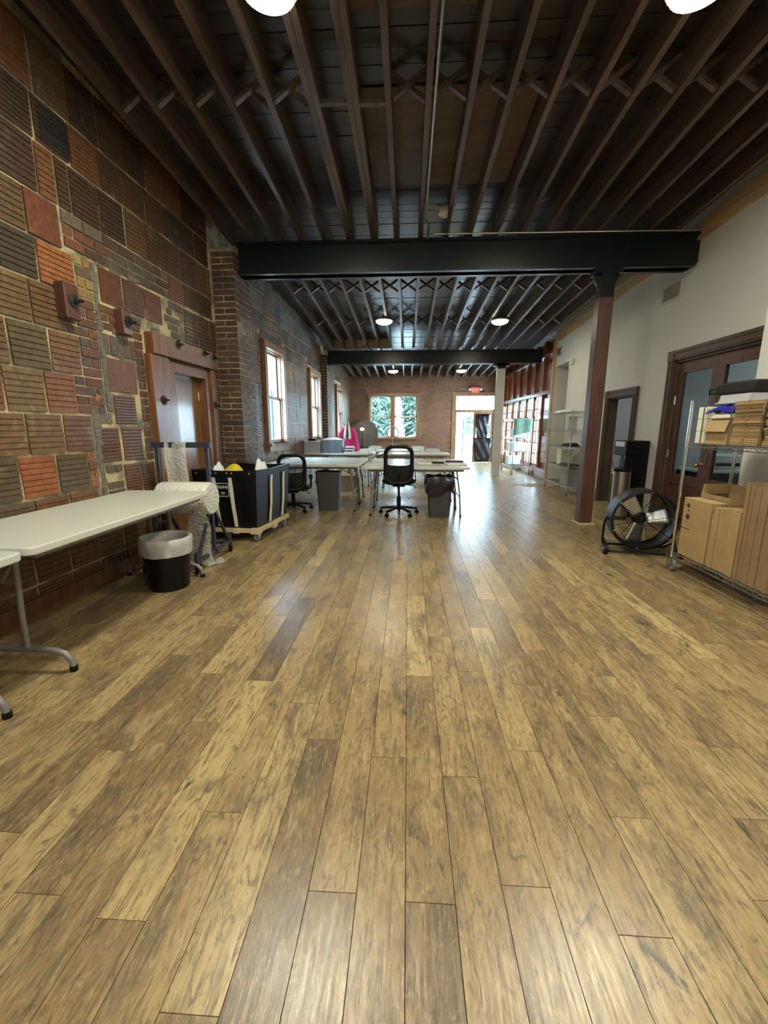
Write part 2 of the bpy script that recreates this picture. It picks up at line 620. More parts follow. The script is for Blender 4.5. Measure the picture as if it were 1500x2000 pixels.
# ================================================================== SETTING
# ------------------------------------------------------------------ floor of planks
PW, PL = 0.139, 1.093
X_MIN, X_MAX, Y_MIN, Y_MAX = -2.75, 3.62, -3.0, 16.35
floor = MB().box(X_MIN - 0.2, X_MAX + 0.1, Y_MIN, Y_MAX, -0.06, -0.009).build('floor', M['subfloor'])
tag(floor, kind='structure')
PHASE = {-9: 1.436, -8: .901, -7: 1.62, -6: .852, -5: 1.183, -4: .681, -3: 1.544, -2: .952, -1: 1.461, 0: .939, 1: 1.38, 2: .998,
         3: 1.525, 4: .891, 5: 1.24, 6: 1.76, 7: .997, 8: 1.257, 10: 2.323, 11: 1.991}
planks = []
k0, k1 = int((X_MIN - .009) / PW) - 1, int((X_MAX - .009) / PW) + 1
for k in range(k0, k1):
    x0 = .009 + k * PW
    a, b_ = max(x0, X_MIN), min(x0 + PW, X_MAX)
    if b_ - a < 0.02:
        continue
    ph = PHASE.get(k, random.uniform(0, PL))
    y = ph - PL * math.ceil((ph - Y_MIN) / PL)
    while y < Y_MAX:
        c, d = max(y, Y_MIN), min(y + PL, Y_MAX)
        y += PL
        if d - c < 0.03:
            continue
        g = 0.0011
        t = (random.betavariate(1.9, 1.9), random.random(), random.random())
        m = MB()
        z = random.uniform(-0.0004, 0.0)
        m.add([(a + g, c + g, z), (b_ - g, c + g, z), (b_ - g, d - g, z), (a + g, d - g, z),
               (a + g, c + g, -0.009), (b_ - g, c + g, -0.009), (b_ - g, d - g, -0.009), (a + g, d - g, -0.009)],
              [(0, 1, 2, 3), (4, 5, 1, 0), (5, 6, 2, 1), (6, 7, 3, 2), (7, 4, 0, 3)], t)
        planks.append((m, [(a, c, 0), (b_, c, 0), (b_, d, 0), (a, d, 0)]))
emit_pieces(planks, 'plank', M['plank'], floor, 300, 'planks')


# ------------------------------------------------------------------ left wall (slightly skewed to the planks)
LW_ROT = -math.atan(0.03)
LW_ORG = Vector((-2.64, 0, 0))
_lm = Matrix.Rotation(LW_ROT, 4, 'Z')


def lw(x, y, z):
    return tuple(LW_ORG + (_lm @ Vector((x, y, z))))


def place_left(o):
    o.location = LW_ORG
    o.rotation_euler = (0, 0, LW_ROT)
    return o


def wall_with_holes(y0, y1, z0, z1, holes, x0, x1):
    """backing slab in the y-z plane with rectangular holes (ya, yb, za, zb)"""
    m = MB()
    holes = sorted(holes)
    y = y0
    for ya, yb, za, zb in holes:
        m.box(x0, x1, y, ya, z0, z1)
        if za > z0:
            m.box(x0, x1, ya, yb, z0, za)
        m.box(x0, x1, ya, yb, zb, z1)
        y = yb
    m.box(x0, x1, y, y1, z0, z1)
    return m


DOOR1 = (4.40, 5.30, 0.0, 1.98)
WINS = [(7.30, 8.18, 1.03, 2.62), (10.22, 11.10, 1.03, 2.56), (13.40, 14.28, 1.03, 2.50)]
wall_left = wall_with_holes(-3.0, 16.35, 0, 4.1, [DOOR1] + WINS, -0.13, -0.009).build('wall_left', M['mortar'])
place_left(wall_left)
tag(wall_left, kind='structure')

TINTS = [(.205, .112, .052), (.185, .098, .047), (.235, .125, .055), (.15, .092, .05), (.26, .112, .052), (.225, .10, .048), (.17, .11, .062)]
DARKT = [(.115, .062, .036), (.10, .052, .032), (.13, .066, .036), (.085, .052, .036)]
BRICKT = [(.155, .07, .045), (.13, .062, .042), (.19, .085, .045), (.10, .066, .05), (.17, .075, .045), (.12, .075, .055)]


def ridged(y0, y1, z0, z1, n=7, tint=(.2, .1, .05), proud=0.0, vertical=False, saw=False, depth=0.007):
    m = MB()
    a0, a1 = (y0, y1) if vertical else (z0, z1)
    b0, b1 = (z0, z1) if vertical else (y0, y1)
    L = a1 - a0
    prof = [(a0, -0.02)]
    if n == 0:
        prof += [(a0, proud), (a1, proud)]
    elif saw:
        s = L / n
        for i in range(n):
            q = a0 + i * s
            prof += [(q, proud - depth), (q + s * .22, proud), (q + s * .68, proud), (q + s * .9, proud - depth)]
    else:
        s = L / n
        g = 0.009
        prof += [(a0, proud)]
        for i in range(1, n):
            q = a0 + i * s + random.uniform(-.002, .002)
            prof += [(q - g / 2, proud), (q - g / 4, proud - depth), (q + g / 4, proud - depth), (q + g / 2, proud)]
        prof += [(a1, proud)]
    prof += [(a1, -0.02)]
    k = len(prof)
    j = [random.uniform(-.007, .007) for _ in range(4)]
    P = []
    for e, b in ((0, b0), (1, b1)):
        for i, (a, x) in enumerate(prof):
            f = i / (k - 1)
            bb = b + (j[0] * (1 - f) + j[1] * f if e == 0 else j[2] * (1 - f) + j[3] * f)
            P.append((x, a, bb) if vertical else (x, bb, a))
    F = [(i, i + 1, k + i + 1, k + i) for i in range(k - 1)]
    F += [tuple(range(k)), tuple(range(2 * k - 1, k - 1, -1))]
    if not vertical:
        F = [tuple(reversed(q)) for q in F]
    m.add(P, F, (tint[0] * .70, tint[1] * .71, tint[2] * .64))
    return m, [lw(0, y0, z0), lw(0, y1, z0), lw(0, y0, z1), lw(0, y1, z1)]


tiles, lbricks = [], []
G = 0.010


def tile(y0, y1, z0, z1, **kw):
    if y1 - y0 < 0.03 or z1 - z0 < 0.03:
        return
    kw.setdefault('tint', random.choice(TINTS))
    kw.setdefault('proud', random.uniform(-.001, .006))
    g = G if y0 < 5.6 else .0045
    tiles.append(ridged(y0 + g, y1 - g, z0 + g, z1 - g, **kw))


def lbrick(y0, y1, z0, z1, tint=None, proud=None):
    m = MB()
    p = random.uniform(-.004, .004) if proud is None else proud
    g = 0.007
    if y1 - y0 < .025:
        return
    m.box(-0.02, p, y0 + g, y1 - g, z0 + g, z1 - g, tuple(c * .85 for c in (tint or random.choice(BRICKT))), jit=.0022)
    lbricks.append((m, [lw(0, y0, z0), lw(0, y1, z0), lw(0, y0, z1), lw(0, y1, z1)]))


def brick_area(y0, y1, z0, z1, h=0.073, L=0.205, tints=None, skip=0.0, off=None):
    n = max(1, round((z1 - z0) / h))
    h = (z1 - z0) / n
    for i in range(n):
        y = y0 - (L / 2 if (i % 2) else 0) * (1 if off is None else off)
        while y < y1 - .01:
            a, b = max(y, y0), min(y + L, y1)
            y += L
            if b - a < .03 or random.random() < skip:
                continue
            lbrick(a, b, z0 + i * h, z0 + (i + 1) * h, random.choice(tints) if tints else None)


def tile_row(y0, y1, z0, z1, joint=None, L=0.298, **kw):
    joint = y0 + random.uniform(0, L) if joint is None else joint
    y = joint - L * math.ceil((joint - y0) / L)
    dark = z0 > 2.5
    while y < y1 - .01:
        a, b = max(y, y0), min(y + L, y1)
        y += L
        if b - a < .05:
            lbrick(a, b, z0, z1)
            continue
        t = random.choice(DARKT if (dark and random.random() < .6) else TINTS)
        k2 = dict(kw)
        k2.setdefault('tint', t)
        tile(a, b, z0, z1, **k2)


# first bay, near the tables: rows of ribbed tile with known joints
S0 = 0.3
tile_row(S0, 4.08, .02, .22)
tile_row(S0, 4.08, .22, .52)
tile_row(S0, 3.30, .52, .815)
for z0, z1, js in ((.815, 1.11, 2.645), (1.11, 1.40, 2.74), (1.40, 1.695, 2.635), (1.695, 1.995, 2.72), (1.995, 2.29, 2.622), (2.29, 2.575, 2.745), (2.575, 2.87, 2.70)):
    tile_row(S0, js, z0, z1, js)
OR, DK = (.40, .135, .045), (.095, .066, .042)
tile(2.645, 2.94, .815, 1.11, tint=(.42, .13, .045)); tile(2.94, 3.235, .815, 1.11, tint=(.15, .098, .05))
tile(2.74, 3.04, 1.11, 1.40, tint=(.23, .13, .055)); tile(3.04, 3.325, 1.11, 1.40, tint=(.21, .098, .05))
tile(2.635, 2.935, 1.40, 1.695, tint=(.24, .15, .065)); tile(2.935, 3.215, 1.40, 1.695, tint=(.30, .115, .055))
tile(2.72, 3.025, 1.695, 1.995, tint=(.155, .112, .055)); tile(3.025, 3.312, 1.695, 1.995, tint=(.245, .125, .06))
tile(2.622, 2.922, 1.995, 2.29, tint=(.215, .13, .06)); tile(2.922, 3.21, 1.995, 2.29, tint=(.205, .115, .055))
tile(2.745, 3.03, 2.29, 2.575, tint=(.085, .06, .045)); tile(3.03, 3.35, 2.29, 2.575, tint=(.43, .165, .06))
tile(2.70, 2.99, 2.575, 2.87, tint=(.17, .10, .05)); tile(2.99, 3.265, 2.575, 2.87, tint=(.22, .075, .045), n=0)
YB = [(.40, .30, .10), (.30, .20, .07), (.16, .11, .06), (.36, .24, .09)]
brick_area(3.235, 3.33, .815, 1.11, L=.095, tints=[(.30, .13, .05), (.20, .09, .045)])
brick_area(3.215, 3.50, 1.40, 1.695)
lbrick(3.40, 3.50, 1.50, 1.57, (.42, .22, .06)); 
brick_area(3.312, 3.52, 1.695, 1.995, tints=[(.14, .07, .05), (.11, .085, .06), (.30, .13, .055), (.15, .075, .05)])
brick_area(3.21, 3.52, 1.995, 2.29)
brick_area(3.36, 3.53, 2.29, 2.60, L=.17, tints=YB)
brick_area(3.56, 4.09, 2.10, 2.30)
for i in range(5):
    lbrick(3.56 + i * .085, 3.64 + i * .085, 1.905, 2.075, random.choice([(.15, .10, .06), (.13, .10, .075)]))
tile(3.575, 3.955, 1.60, 1.89, vertical=True, n=13, saw=True, tint=(.21, .095, .06))
tile(3.60, 3.90, 1.325, 1.59, n=10, saw=True, tint=(.19, .098, .07))
tile(3.40, 3.635, 1.0, 1.31, n=10, saw=True, tint=(.19, .085, .055)); tile(3.655, 3.935, 1.0, 1.315, n=10, saw=True, tint=(.20, .10, .075))
tile(3.64, 3.865, .69, .985, n=10, saw=True, tint=(.22, .10, .055)); tile(3.875, 4.085, .69, .98, n=10, saw=True, tint=(.20, .095, .055))
brick_area(3.97, 4.09, .99, 2.09, L=.125)
brick_area(3.42, 3.62, .70, .985, skip=.25, tints=[(.17, .075, .045), (.14, .10, .07)])
brick_area(3.36, 3.57, 1.33, 1.42, skip=.2, tints=[(.19, .165, .12)])
brick_area(3.31, 4.09, .52, .69, tints=[(.20, .085, .045), (.15, .08, .045)])
for a in (3.60, 3.89, 4.18):
    tile(a, a + .285, 2.315, 2.60, n=12, depth=.003, tint=random.choice([(.20, .075, .04), (.165, .08, .05), (.15, .08, .055)]))
brick_area(3.29, 4.62, 2.615, 2.775, tints=[(.10, .05, .032), (.20, .075, .04), (.14, .07, .045), (.11, .09, .06)])
brick_area(3.29, 4.62, 2.775, 2.87, h=.09, tints=[(.12, .085, .055), (.10, .055, .035), (.15, .12, .075)])
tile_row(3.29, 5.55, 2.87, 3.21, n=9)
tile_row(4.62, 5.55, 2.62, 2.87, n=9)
brick_area(4.49, 4.86, 2.23, 2.60, L=.10, skip=.25, tints=[(.15, .13, .09), (.12, .11, .08)])
tile(4.87, 5.17, 2.22, 2.61, n=9, saw=True, tint=(.14, .085, .06)); tile(5.17, 5.45, 2.22, 2.61, n=9, saw=True, tint=(.14, .08, .055))
tile_row(5.45, 5.62, 2.22, 2.61)
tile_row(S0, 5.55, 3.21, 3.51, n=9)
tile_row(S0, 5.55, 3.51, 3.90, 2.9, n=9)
tile_row(S0, 3.29, 2.87, 3.21, 2.83, n=8)
tile(3.20, 3.47, 3.23, 3.49, n=9, tint=(.03, .032, .034)); 
brick_area(5.42, 5.62, .02, 2.2, L=.2)
# second and third bay
ROWS = [(.02, .22), (.22, .52), (.52, .815), (.815, 1.11), (1.11, 1.40), (1.40, 1.695), (1.695, 1.995), (1.995, 2.29), (2.29, 2.575), (2.575, 2.87), (2.87, 3.16), (3.16, 3.45), (3.45, 3.70)]
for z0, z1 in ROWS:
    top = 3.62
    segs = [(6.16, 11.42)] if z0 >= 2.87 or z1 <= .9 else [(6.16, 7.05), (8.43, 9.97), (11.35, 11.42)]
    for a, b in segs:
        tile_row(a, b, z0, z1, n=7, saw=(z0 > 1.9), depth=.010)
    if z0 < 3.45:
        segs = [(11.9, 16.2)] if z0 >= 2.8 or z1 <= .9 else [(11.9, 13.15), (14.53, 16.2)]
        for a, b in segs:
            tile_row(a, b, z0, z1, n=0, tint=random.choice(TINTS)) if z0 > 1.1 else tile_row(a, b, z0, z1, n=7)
for a in (7.05, 8.29, 9.97, 11.21, 13.15, 14.39):
    brick_area(a, a + .14, .90, 2.80, L=.15)
for a, b in ((7.19, 8.29), (10.11, 11.21), (13.29, 14.39)):
    brick_area(a, b, 2.74, 2.88, h=.14, L=.075)
cp = MB()
for i in range(26):
    z = .72 + i * .072
    w0, w1 = random.uniform(.0, .03), random.uniform(.0, .035)
    cp.box(-.012, random.uniform(-.004, .003), 3.335 + w0 if z < 1.42 else 3.525 + w0 * .4, 3.395 + w1 if z < 1.42 else 3.572 + w1 * .4, z, z + .075, (.15, .145, .11), jit=.004)
for i in range(16):
    y, z = random.uniform(3.5, 4.9), random.choice([2.60, 2.22, 1.30, 1.90, 2.08])
    cp.box(-.012, random.uniform(-.003, .002), y, y + random.uniform(.05, .16), z, z + random.uniform(.02, .06), (.17, .155, .11), jit=.01)
cp.build('cement_patch', M['brick'], wall_left)['kind'] = 'stuff'
emit_pieces(tiles, 'tile_block', M['clay'], wall_left, 300, 'tile_blocks')
emit_pieces(lbricks, 'brick', M['brick'], wall_left, 300, 'bricks')

baseboard = MB().box(-.01, .022, S0, 4.08, 0.0, .14).build('baseboard_left', M['door_frame'])
place_left(baseboard)
tag(baseboard, kind='structure')


# brick pilasters under the beams
def pilaster(name, y0, y1, x1, ztop, label, z_step=.0735):
    o = MB().box(-.008, x1 - .006, y0 + .006, y1 - .006, 0, ztop).build(name, M['mortar'])
    place_left(o)
    tag(o, kind='structure')
    items = []
    n = int(ztop / z_step)
    for i in range(n):
        za, zb = i * z_step + .007, (i + 1) * z_step - .007
        w, d = x1, y1 - y0

        def put(xa, xb, ya, yb):
            m = MB()
            m.box(xa, xb, ya, yb, za, zb, random.choice([(.095, .05, .029), (.08, .041, .026), (.115, .062, .035), (.066, .041, .03)]), jit=.002)
            items.append((m, [lw(xa, ya, za), lw(xb, yb, za), lw(xa, ya, zb), lw(xb, yb, zb)]))
        if i % 2:
            put(-.008, w * .42, y0, y0 + .1)
            put(w * .42 + .013, w, y0, y0 + .2)
            e = y0 + .213
        else:
            put(-.008, w, y0, y0 + .1)
            e = y0 + .113
        while e < y1 - .03:
            f = min(e + .2, y1)
            put(w - .1, w, e, f)
            e = f + .013
    emit_pieces(items, 'brick', M['brick'], o, 300, 'bricks')
    return o


pilaster('wall_pilaster', 5.64, 6.14, .275, 3.50, 'brown brick pilaster beside the wooden door under the nearer steel beam')
pilaster('wall_pilaster', 11.42, 11.92, .17, 3.20, 'brown brick pilaster behind the second window under the farther steel beam')

# ------------------------------------------------------------------ the wooden door in the left wall
door1 = place_left(MB().box(-.115, -.075, DOOR1[0] + .135, DOOR1[1] - .105, .005, 1.875).build('door_1', M['door_slab']))
tag(door1, kind='structure')
for nm, bx in (('casing', (-.03, .062, 4.10, 4.40, 0, 2.0)), ('casing', (-.03, .062, 5.28, 5.40, 0, 2.0)), ('header', (-.03, .085, 4.13, 5.43, 2.0, 2.20)),
               ('jamb', (-.13, .03, 4.40, 4.54, 0, 1.98)), ('jamb', (-.13, .03, 5.19, 5.30, 0, 1.98)), ('jamb', (-.13, .03, 4.54, 5.19, 1.87, 1.98))):
    MB().box(*bx).build(nm, M['door_frame'], door1, bevel=.006)
MB().box(.028, .045, 4.42, 4.45, 0, 1.96).box(.028, .045, 5.27, 5.29, 0, 1.96).build('stop_moulding', M['door_frame'], door1)
for y, z, x in ((4.56, 2.155, .085), (5.12, 2.155, .085), (5.34, 2.14, .085), (4.24, 1.57, .062), (5.33, 1.575, .062), (5.47, 1.57, .0)):
    w = MB().lathe([(.045, 0), (.048, .006), (.03, .012), (.02, .014), (.02, .03), (.010, .032), (.010, .06), (0, .06)], (x, y, z), 14, 'X').build('anchor_washer', M['iron'], door1, smooth=True)
MB().box(-.075, -.04, 4.60, 4.64, 1.05, 1.10).box(-.06, -.025, 4.61, 4.70, 1.065, 1.085).build('handle', M['white_plastic'], door1)
for z in (.35, 1.62):
    MB().cyl((-.068, 5.178, z), (-.068, 5.178, z + .1), .012, n=8).build('hinge', M['brass'], door1)

# wooden anchor blocks with a bolt
for y0, y1, z0, z1, lab in ((3.13, 3.26, 2.08, 2.33, 'dark wooden block with round bolt washer on the tile wall beside the orange tile'),
                            (3.73, 3.84, 2.09, 2.30, 'dark wooden block with round bolt washer on the wall near the door header')):
    a = thing('anchor_block', lab, 'wall anchor', lw(0, (y0 + y1) / 2, z0), LW_ROT)
    w, h = y1 - y0, z1 - z0
    MB().box(-.005, .085, -w / 2, w / 2, 0, h).build('block', M['post'], a, bevel=.008)
    MB().lathe([(.048, 0), (.05, .006), (.032, .012), (.02, .014), (.02, .03), (.010, .032), (.010, .075), (0, .075)], (.085, .012, h * .52), 16, 'X').build('bolt_washer', M['iron'], a, smooth=True)


# ------------------------------------------------------------------ left windows
def left_window(idx, ya, yb, za, zb):
    w = place_left(MB().box(-.008, .06, ya - .11, ya, za - .04, zb + .11).box(-.008, .06, yb, yb + .11, za - .04, zb + .11).box(-.008, .065, ya - .12, yb + .12, zb, zb + .115).box(-.13, -.008, ya, ya + .015, za, zb).box(-.13, -.008, yb - .015, yb, za, zb).box(-.13, -.008, ya, yb, zb - .015, zb)
                   .build('window_%d' % idx, M['window_wood'], bevel=.004))
    tag(w, kind='structure')
    MB().box(-.13, .11, ya, yb, za - .05, za).box(-.008, .11, ya - .14, yb + .14, za - .05, za).box(-.02, .07, ya - .11, yb + .11, za - .15, za - .05).build('sill', M['window_wood'], w)
    zm = (za + zb) / 2
    for nm, z0, z1, x in (('lower_sash', za, zm + .02, -.075), ('upper_sash', zm - .02, zb, -.115)):
        s = MB()
        s.box(x, x + .035, ya + .015, ya + .055, z0, z1).box(x, x + .035, yb - .055, yb - .015, z0, z1)
        s.box(x, x + .04, ya + .05, yb - .05, z0, z0 + .055).box(x, x + .04, ya + .05, yb - .05, z1 - .045, z1)
        so = s.build(nm, M['window_wood'], w)
        MB().box(x + .015, x + .021, ya + .05, yb - .05, z0 + .05, z1 - .04).build('pane', M['glass'], so)
    c = lw(-.4, (ya + yb) / 2, (za + zb) / 2)
    portal(c, (0, -PI / 2, LW_ROT), zb - za, yb - ya)
    return w


for i, q in enumerate(WINS):
    left_window(i + 1, *q)

# ------------------------------------------------------------------ back wall (street side)
YB_ = 16.2
WB = (-1.40, .345, .93, 2.46)
DB = (1.74, 3.24, 0, 2.46)
mw = MB()
mw.box(-2.6, WB[0], YB_ + .016, YB_ + .32, 0, 3.8).box(WB[0], WB[1], YB_ + .016, YB_ + .32, 0, WB[2]).box(WB[0], WB[1], YB_ + .016, YB_ + .32, WB[3], 3.8)
mw.box(WB[1], DB[0], YB_ + .016, YB_ + .32, 0, 3.8).box(DB[0], DB[1], YB_ + .016, YB_ + .32, DB[3], 3.8).box(DB[1], 3.9, YB_ + .016, YB_ + .32, 0, 3.8)
wall_back = mw.build('wall_back', M['mortar_far'])
tag(wall_back, kind='structure')
items = []
FB = [(.23, .105, .055), (.20, .09, .05), (.27, .125, .06), (.17, .085, .05), (.24, .12, .07)]
h = .0735
i = 0
z = 0.0
while z < 3.2:
    x = -2.2 - (.105 if i % 2 else 0)
    sold = (i in (10, 8, 6)) 
    L = .075 if sold else .21
    hh = h * (1.5 if sold else 1)
    while x < 3.6:
        a, b = x, x + L - .011
        x += L
        cx = (a + b) / 2
        if WB[0] - .1 < cx < WB[1] + .1 and WB[2] - .05 < z + .03 < WB[3] + .08:
            continue
        if DB[0] - .1 < cx < DB[1] + .1 and z < DB[3] + .08:
            continue
        if cx < -1.55 and 1.2 < z < 2.75:
            continue
        m = MB().box(a, b, YB_ + random.uniform(-.004, .005), YB_ + .03, z + .005, z + hh - .006, random.choice(FB), jit=.002)
        items.append((m, [(a, YB_, z), (b, YB_, z + hh)]))
    z += hh
    i += 1
for r in range(5):
    for c in range(3):
        a = -2.22 + c * .29 - (.14 if r % 2 else 0)
        b = min(a + .28, -1.56)
        if b - a > .05:
            m = MB().box(a, b, YB_ - .004, YB_ + .03, 1.22 + r * .305, 1.22 + r * .305 + .29, random.choice([(.19, .10, .06), (.22, .12, .07), (.16, .09, .06)]))
            items.append((m, [(a, YB_, 1.2), (b, YB_, 1.5)]))
emit_pieces(items, 'brick', M['brick'], wall_back, 300, 'bricks')

win4 = MB().box(WB[0] - .09, WB[0], YB_ - .04, YB_ + .2, WB[2] - .02, WB[3] + .10).box(WB[1], WB[1] + .09, YB_ - .04, YB_ + .2, WB[2] - .02, WB[3] + .10)
win4.box(WB[0] - .10, WB[1] + .10, YB_ - .045, YB_ + .2, WB[3], WB[3] + .11).box(-.62, -.50, YB_ - .03, YB_ + .2, WB[2], WB[3])
win4 = win4.build('window_4', M['window_wood'], bevel=.004)
tag(win4, kind='structure')
MB().box(WB[0] - .12, WB[1] + .12, YB_ - .07, YB_ + .2, WB[2] - .06, WB[2]).build('sill', M['window_wood'], win4)
for xa, xb in ((WB[0], -.62), (-.50, WB[1])):
    for nm, z0, z1, y in (('lower_sash', WB[2], 1.715, YB_ + .08), ('upper_sash', 1.69, WB[3], YB_ + .12)):
        s = MB().box(xa, xa + .045, y, y + .04, z0, z1).box(xb - .045, xb, y, y + .04, z0, z1).box(xa, xb, y, y + .04, z0, z0 + .05).box(xa, xb, y, y + .04, z1 - .035, z1)
        so = s.build(nm, M['white_paint'], win4)
        MB().box(xa + .04, xb - .04, y + .015, y + .021, z0 + .04, z1 - .03).build('pane', M['glass'], so)
portal((-.53, YB_ + .4, 1.7), (-PI / 2, 0, 0), 1.75, 1.53)

door2 = MB().box(DB[0] - .09, DB[0] + .05, YB_ - .04, YB_ + .2, 0, DB[3] + .12).box(DB[1] - .05, DB[1] + .09, YB_ - .04, YB_ + .2, 0, DB[3] + .12)
door2.box(DB[0] + .05, DB[1] - .05, YB_ - .04, YB_ + .2, DB[3], DB[3] + .12).box(DB[0] + .05, DB[1] - .05, YB_ - .02, YB_ + .15, 1.86, 1.96)
door2 = door2.build('door_2', M['window_wood'])
tag(door2, kind='structure')
MB().box(DB[0] + .05, DB[1] - .05, YB_ + .06, YB_ + .066, 1.96, DB[3]).build('transom_pane', M['glass'], door2)


def glazed_leaf(parent, w, hgt, mat, st=.1, bot=.32):
    s = MB().box(0, st, -.02, .02, 0, hgt).box(w - st, w, -.02, .02, 0, hgt).box(st, w - st, -.02, .02, 0, bot).box(st, w - st, -.02, .02, hgt - .12, hgt)
    o = s.build('leaf', mat, parent)
    MB().box(st, w - st, -.004, .004, bot, hgt - .12).build('pane', M['glass'], o)
    MB().cyl((w - .05, -.06, 1.0), (w - .05, .06, 1.0), .025, n=10).build('knob', M['brass'], o)
    return o


lf = glazed_leaf(door2, .70, 1.85, M['red_door'])
lf.location = (1.80, YB_ + .05, .01)
lf.rotation_euler = (0, 0, math.radians(55))
lf = glazed_leaf(door2, .73, 1.85, M['window_wood'])
lf.location = (2.46, YB_ + .03, .01)
pl = MB()
random.seed(3)
for xa, xb, za, zb, wv in ((2.52, 3.03, .92, 1.80, .03), (2.47, 3.16, .06, .93, .02)):
    pl.grid(lambda u, v: (xa + (xb - xa) * (u * (.75 + .25 * v) + .12 * (1 - v)) + .01 * math.sin(9 * v), YB_ - .05 - .03 * abs(math.sin(7 * u + 5 * v)) - wv * math.sin(3 * u - 8 * v) * .4, za + (zb - za) * v), 10, 12)
ps = pl.build('black_plastic_sheet', M['bag_black'], None, smooth=True, solid=.004)
tag(ps, 'black plastic sheeting hung over the closed right leaf of the street door', 'plastic sheet')
portal((2.5, YB_ + .4, 1.25), (-PI / 2, 0, 0), 1.45, 2.4)

# ------------------------------------------------------------------ right wall: white plaster with doorway, glazed doors and a niche
XR = 3.50
OPEN_R = (6.92, 7.74, 0, 1.80)
BIG = (4.45, 5.98, 0, 2.16)
NICHE = (9.81, 10.66, 0, 2.72)
wall_right = wall_with_holes(-3.0, 10.72, 0, 4.1, [BIG, OPEN_R, NICHE], XR, XR + .14).build('wall_right', M['plaster'])
tag(wall_right, kind='structure')
nm = MB().box(XR + .75, XR + .8, 9.7, 10.75, 0, 2.9).box(XR + .14, XR + .75, 9.7, NICHE[0], 0, 2.9).box(XR + .14, XR + .75, NICHE[1], 10.75, 0, 2.9).box(XR + .14, XR + .75, NICHE[0], NICHE[1], NICHE[3], 2.9)
tag(nm.build('wall_niche', M['plaster']), kind='structure')
tag(MB().box(3.20, XR - .002, -3.0, 4.22, 0, 4.1).build('wall_return', M['plaster']), kind='structure')
tag(MB().box(XR - .015, XR - .001, 4.24, 4.33, 0, .14).box(XR - .015, XR - .001, 6.1, 6.8, 0, .14).box(XR - .015, XR - .001, 7.88, 9.8, 0, .14).build('baseboard_right', M['white_paint']), kind='structure')
tag(MB().box(-2.9, 3.6, -3.1, -3.0, 0, 4.2).build('wall_front', M['plaster']), kind='structure')
# rooms beyond the doorway
rm = MB().box(6.2, 6.3, 4.0, 9.65, 0, 2.9).box(XR + .14, 6.2, 3.9, 4.0, 0, 2.9).box(XR + .14, 6.2, 9.6, 9.7, 0, 2.9).box(XR + .14, 6.2, 4.0, 9.6, 2.75, 2.85)
rm.box(XR + .14, 6.2, 6.35, 6.42, 0, 2.75)
tag(rm.build('wall_far_room', M['plaster_grey']), kind='structure')
tag(MB().box(XR + .10, 6.3, 3.9, 10.75, -.06, -.005).build('floor_far_room', M['plank']), kind='structure')


def casing(parent, ya, yb, zt, w=.12, mat='dark_wood'):
    x0, x1 = XR - .03, XR + .001
    for y0 in (ya - w, yb):
        MB().box(x0, x1, y0, y0 + w, 0, zt).box(x0 - .008, x0, y0 + .02, y0 + .04, .2, zt).box(x0 - .008, x0, y0 + w - .04, y0 + w - .02, .2, zt).box(x0 - .012, x0, y0, y0 + w, 0, .2).build('casing', M[mat], parent)
        r = MB().box(x0 - .012, x1, y0, y0 + w, zt, zt + w).build('rosette_block', M[mat], parent, bevel=.004)
        MB().lathe([(.045, 0), (.045, .008), (.03, .004), (.02, .010), (0, .012)], (x0 - .010, y0 + w / 2, zt + w / 2), 16, 'X').xform(Matrix.Identity(4)).build('rosette', M[mat], r)
    MB().box(x0, x1, ya, yb, zt, zt + w).box(x0 - .008, x0, ya, yb, zt + .02, zt + .04).box(x0 - .008, x0, ya, yb, zt + w - .04, zt + w - .02).build('header', M[mat], parent)


d3 = MB().box(XR, XR + .14, OPEN_R[0], OPEN_R[0] + .02, 0, OPEN_R[3]).box(XR, XR + .14, OPEN_R[1] - .02, OPEN_R[1], 0, OPEN_R[3]).box(XR, XR + .14, OPEN_R[0], OPEN_R[1], OPEN_R[3] - .02, OPEN_R[3]).build('door_3', M['dark_wood'])
tag(d3, kind='structure')
casing(d3, OPEN_R[0], OPEN_R[1], OPEN_R[3])
d4 = MB().box(XR, XR + .14, BIG[0], BIG[0] + .03, 0, BIG[3]).box(XR, XR + .14, BIG[1] - .03, BIG[1], 0, BIG[3]).box(XR, XR + .14, BIG[0], BIG[1], BIG[3] - .03, BIG[3]).build('door_4', M['dark_wood'])
tag(d4, kind='structure')
casing(d4, BIG[0], BIG[1], BIG[3], .125)
ym = (BIG[0] + BIG[1]) / 2
for a, b in ((BIG[0] + .03, ym), (ym, BIG[1] - .03)):
    x0, x1, zt = XR + .035, XR + .08, BIG[3] - .03
    s = MB().box(x0, x1, a, a + .10, .01, zt).box(x0, x1, b - .10, b, .01, zt).box(x0, x1, a + .10, b - .10, .01, .16).box(x0, x1, a + .10, b - .10, zt - .14, zt).box(x0, x1, a + .10, b - .10, .58, .70)
    lf = s.build('leaf', M['red_door'], d4)
    MB().box(x0 + .015, x1 - .01, a + .10, b - .10, .16, .58).build('panel', M['red_door'], lf)
    MB().box(x0 + .018, x0 + .024, a + .10, b - .10, .70, zt - .14).build('pane', M['glass_dim'], lf)
    for z in (.9, 1.6):
        MB().cyl((x0 - .008, b - .012, z), (x0 - .008, b - .012, z + .11), .012, n=8).build('hinge', M['chrome'], lf)
MB().lathe([(.028, 0), (.028, .006), (.012, .01), (.012, .04), (.03, .05), (.032, .065), (.02, .08), (0, .082)], (0, 0, 0), 16, 'X').xform(Matrix.Translation((XR + .035, ym + .06, .86)) @ Matrix.Scale(-1, 4, (1, 0, 0))).build('knob', M['brass'], d4, smooth=True)

# raw timber trim along the top of the right wall, and the raw post at the end of the plaster


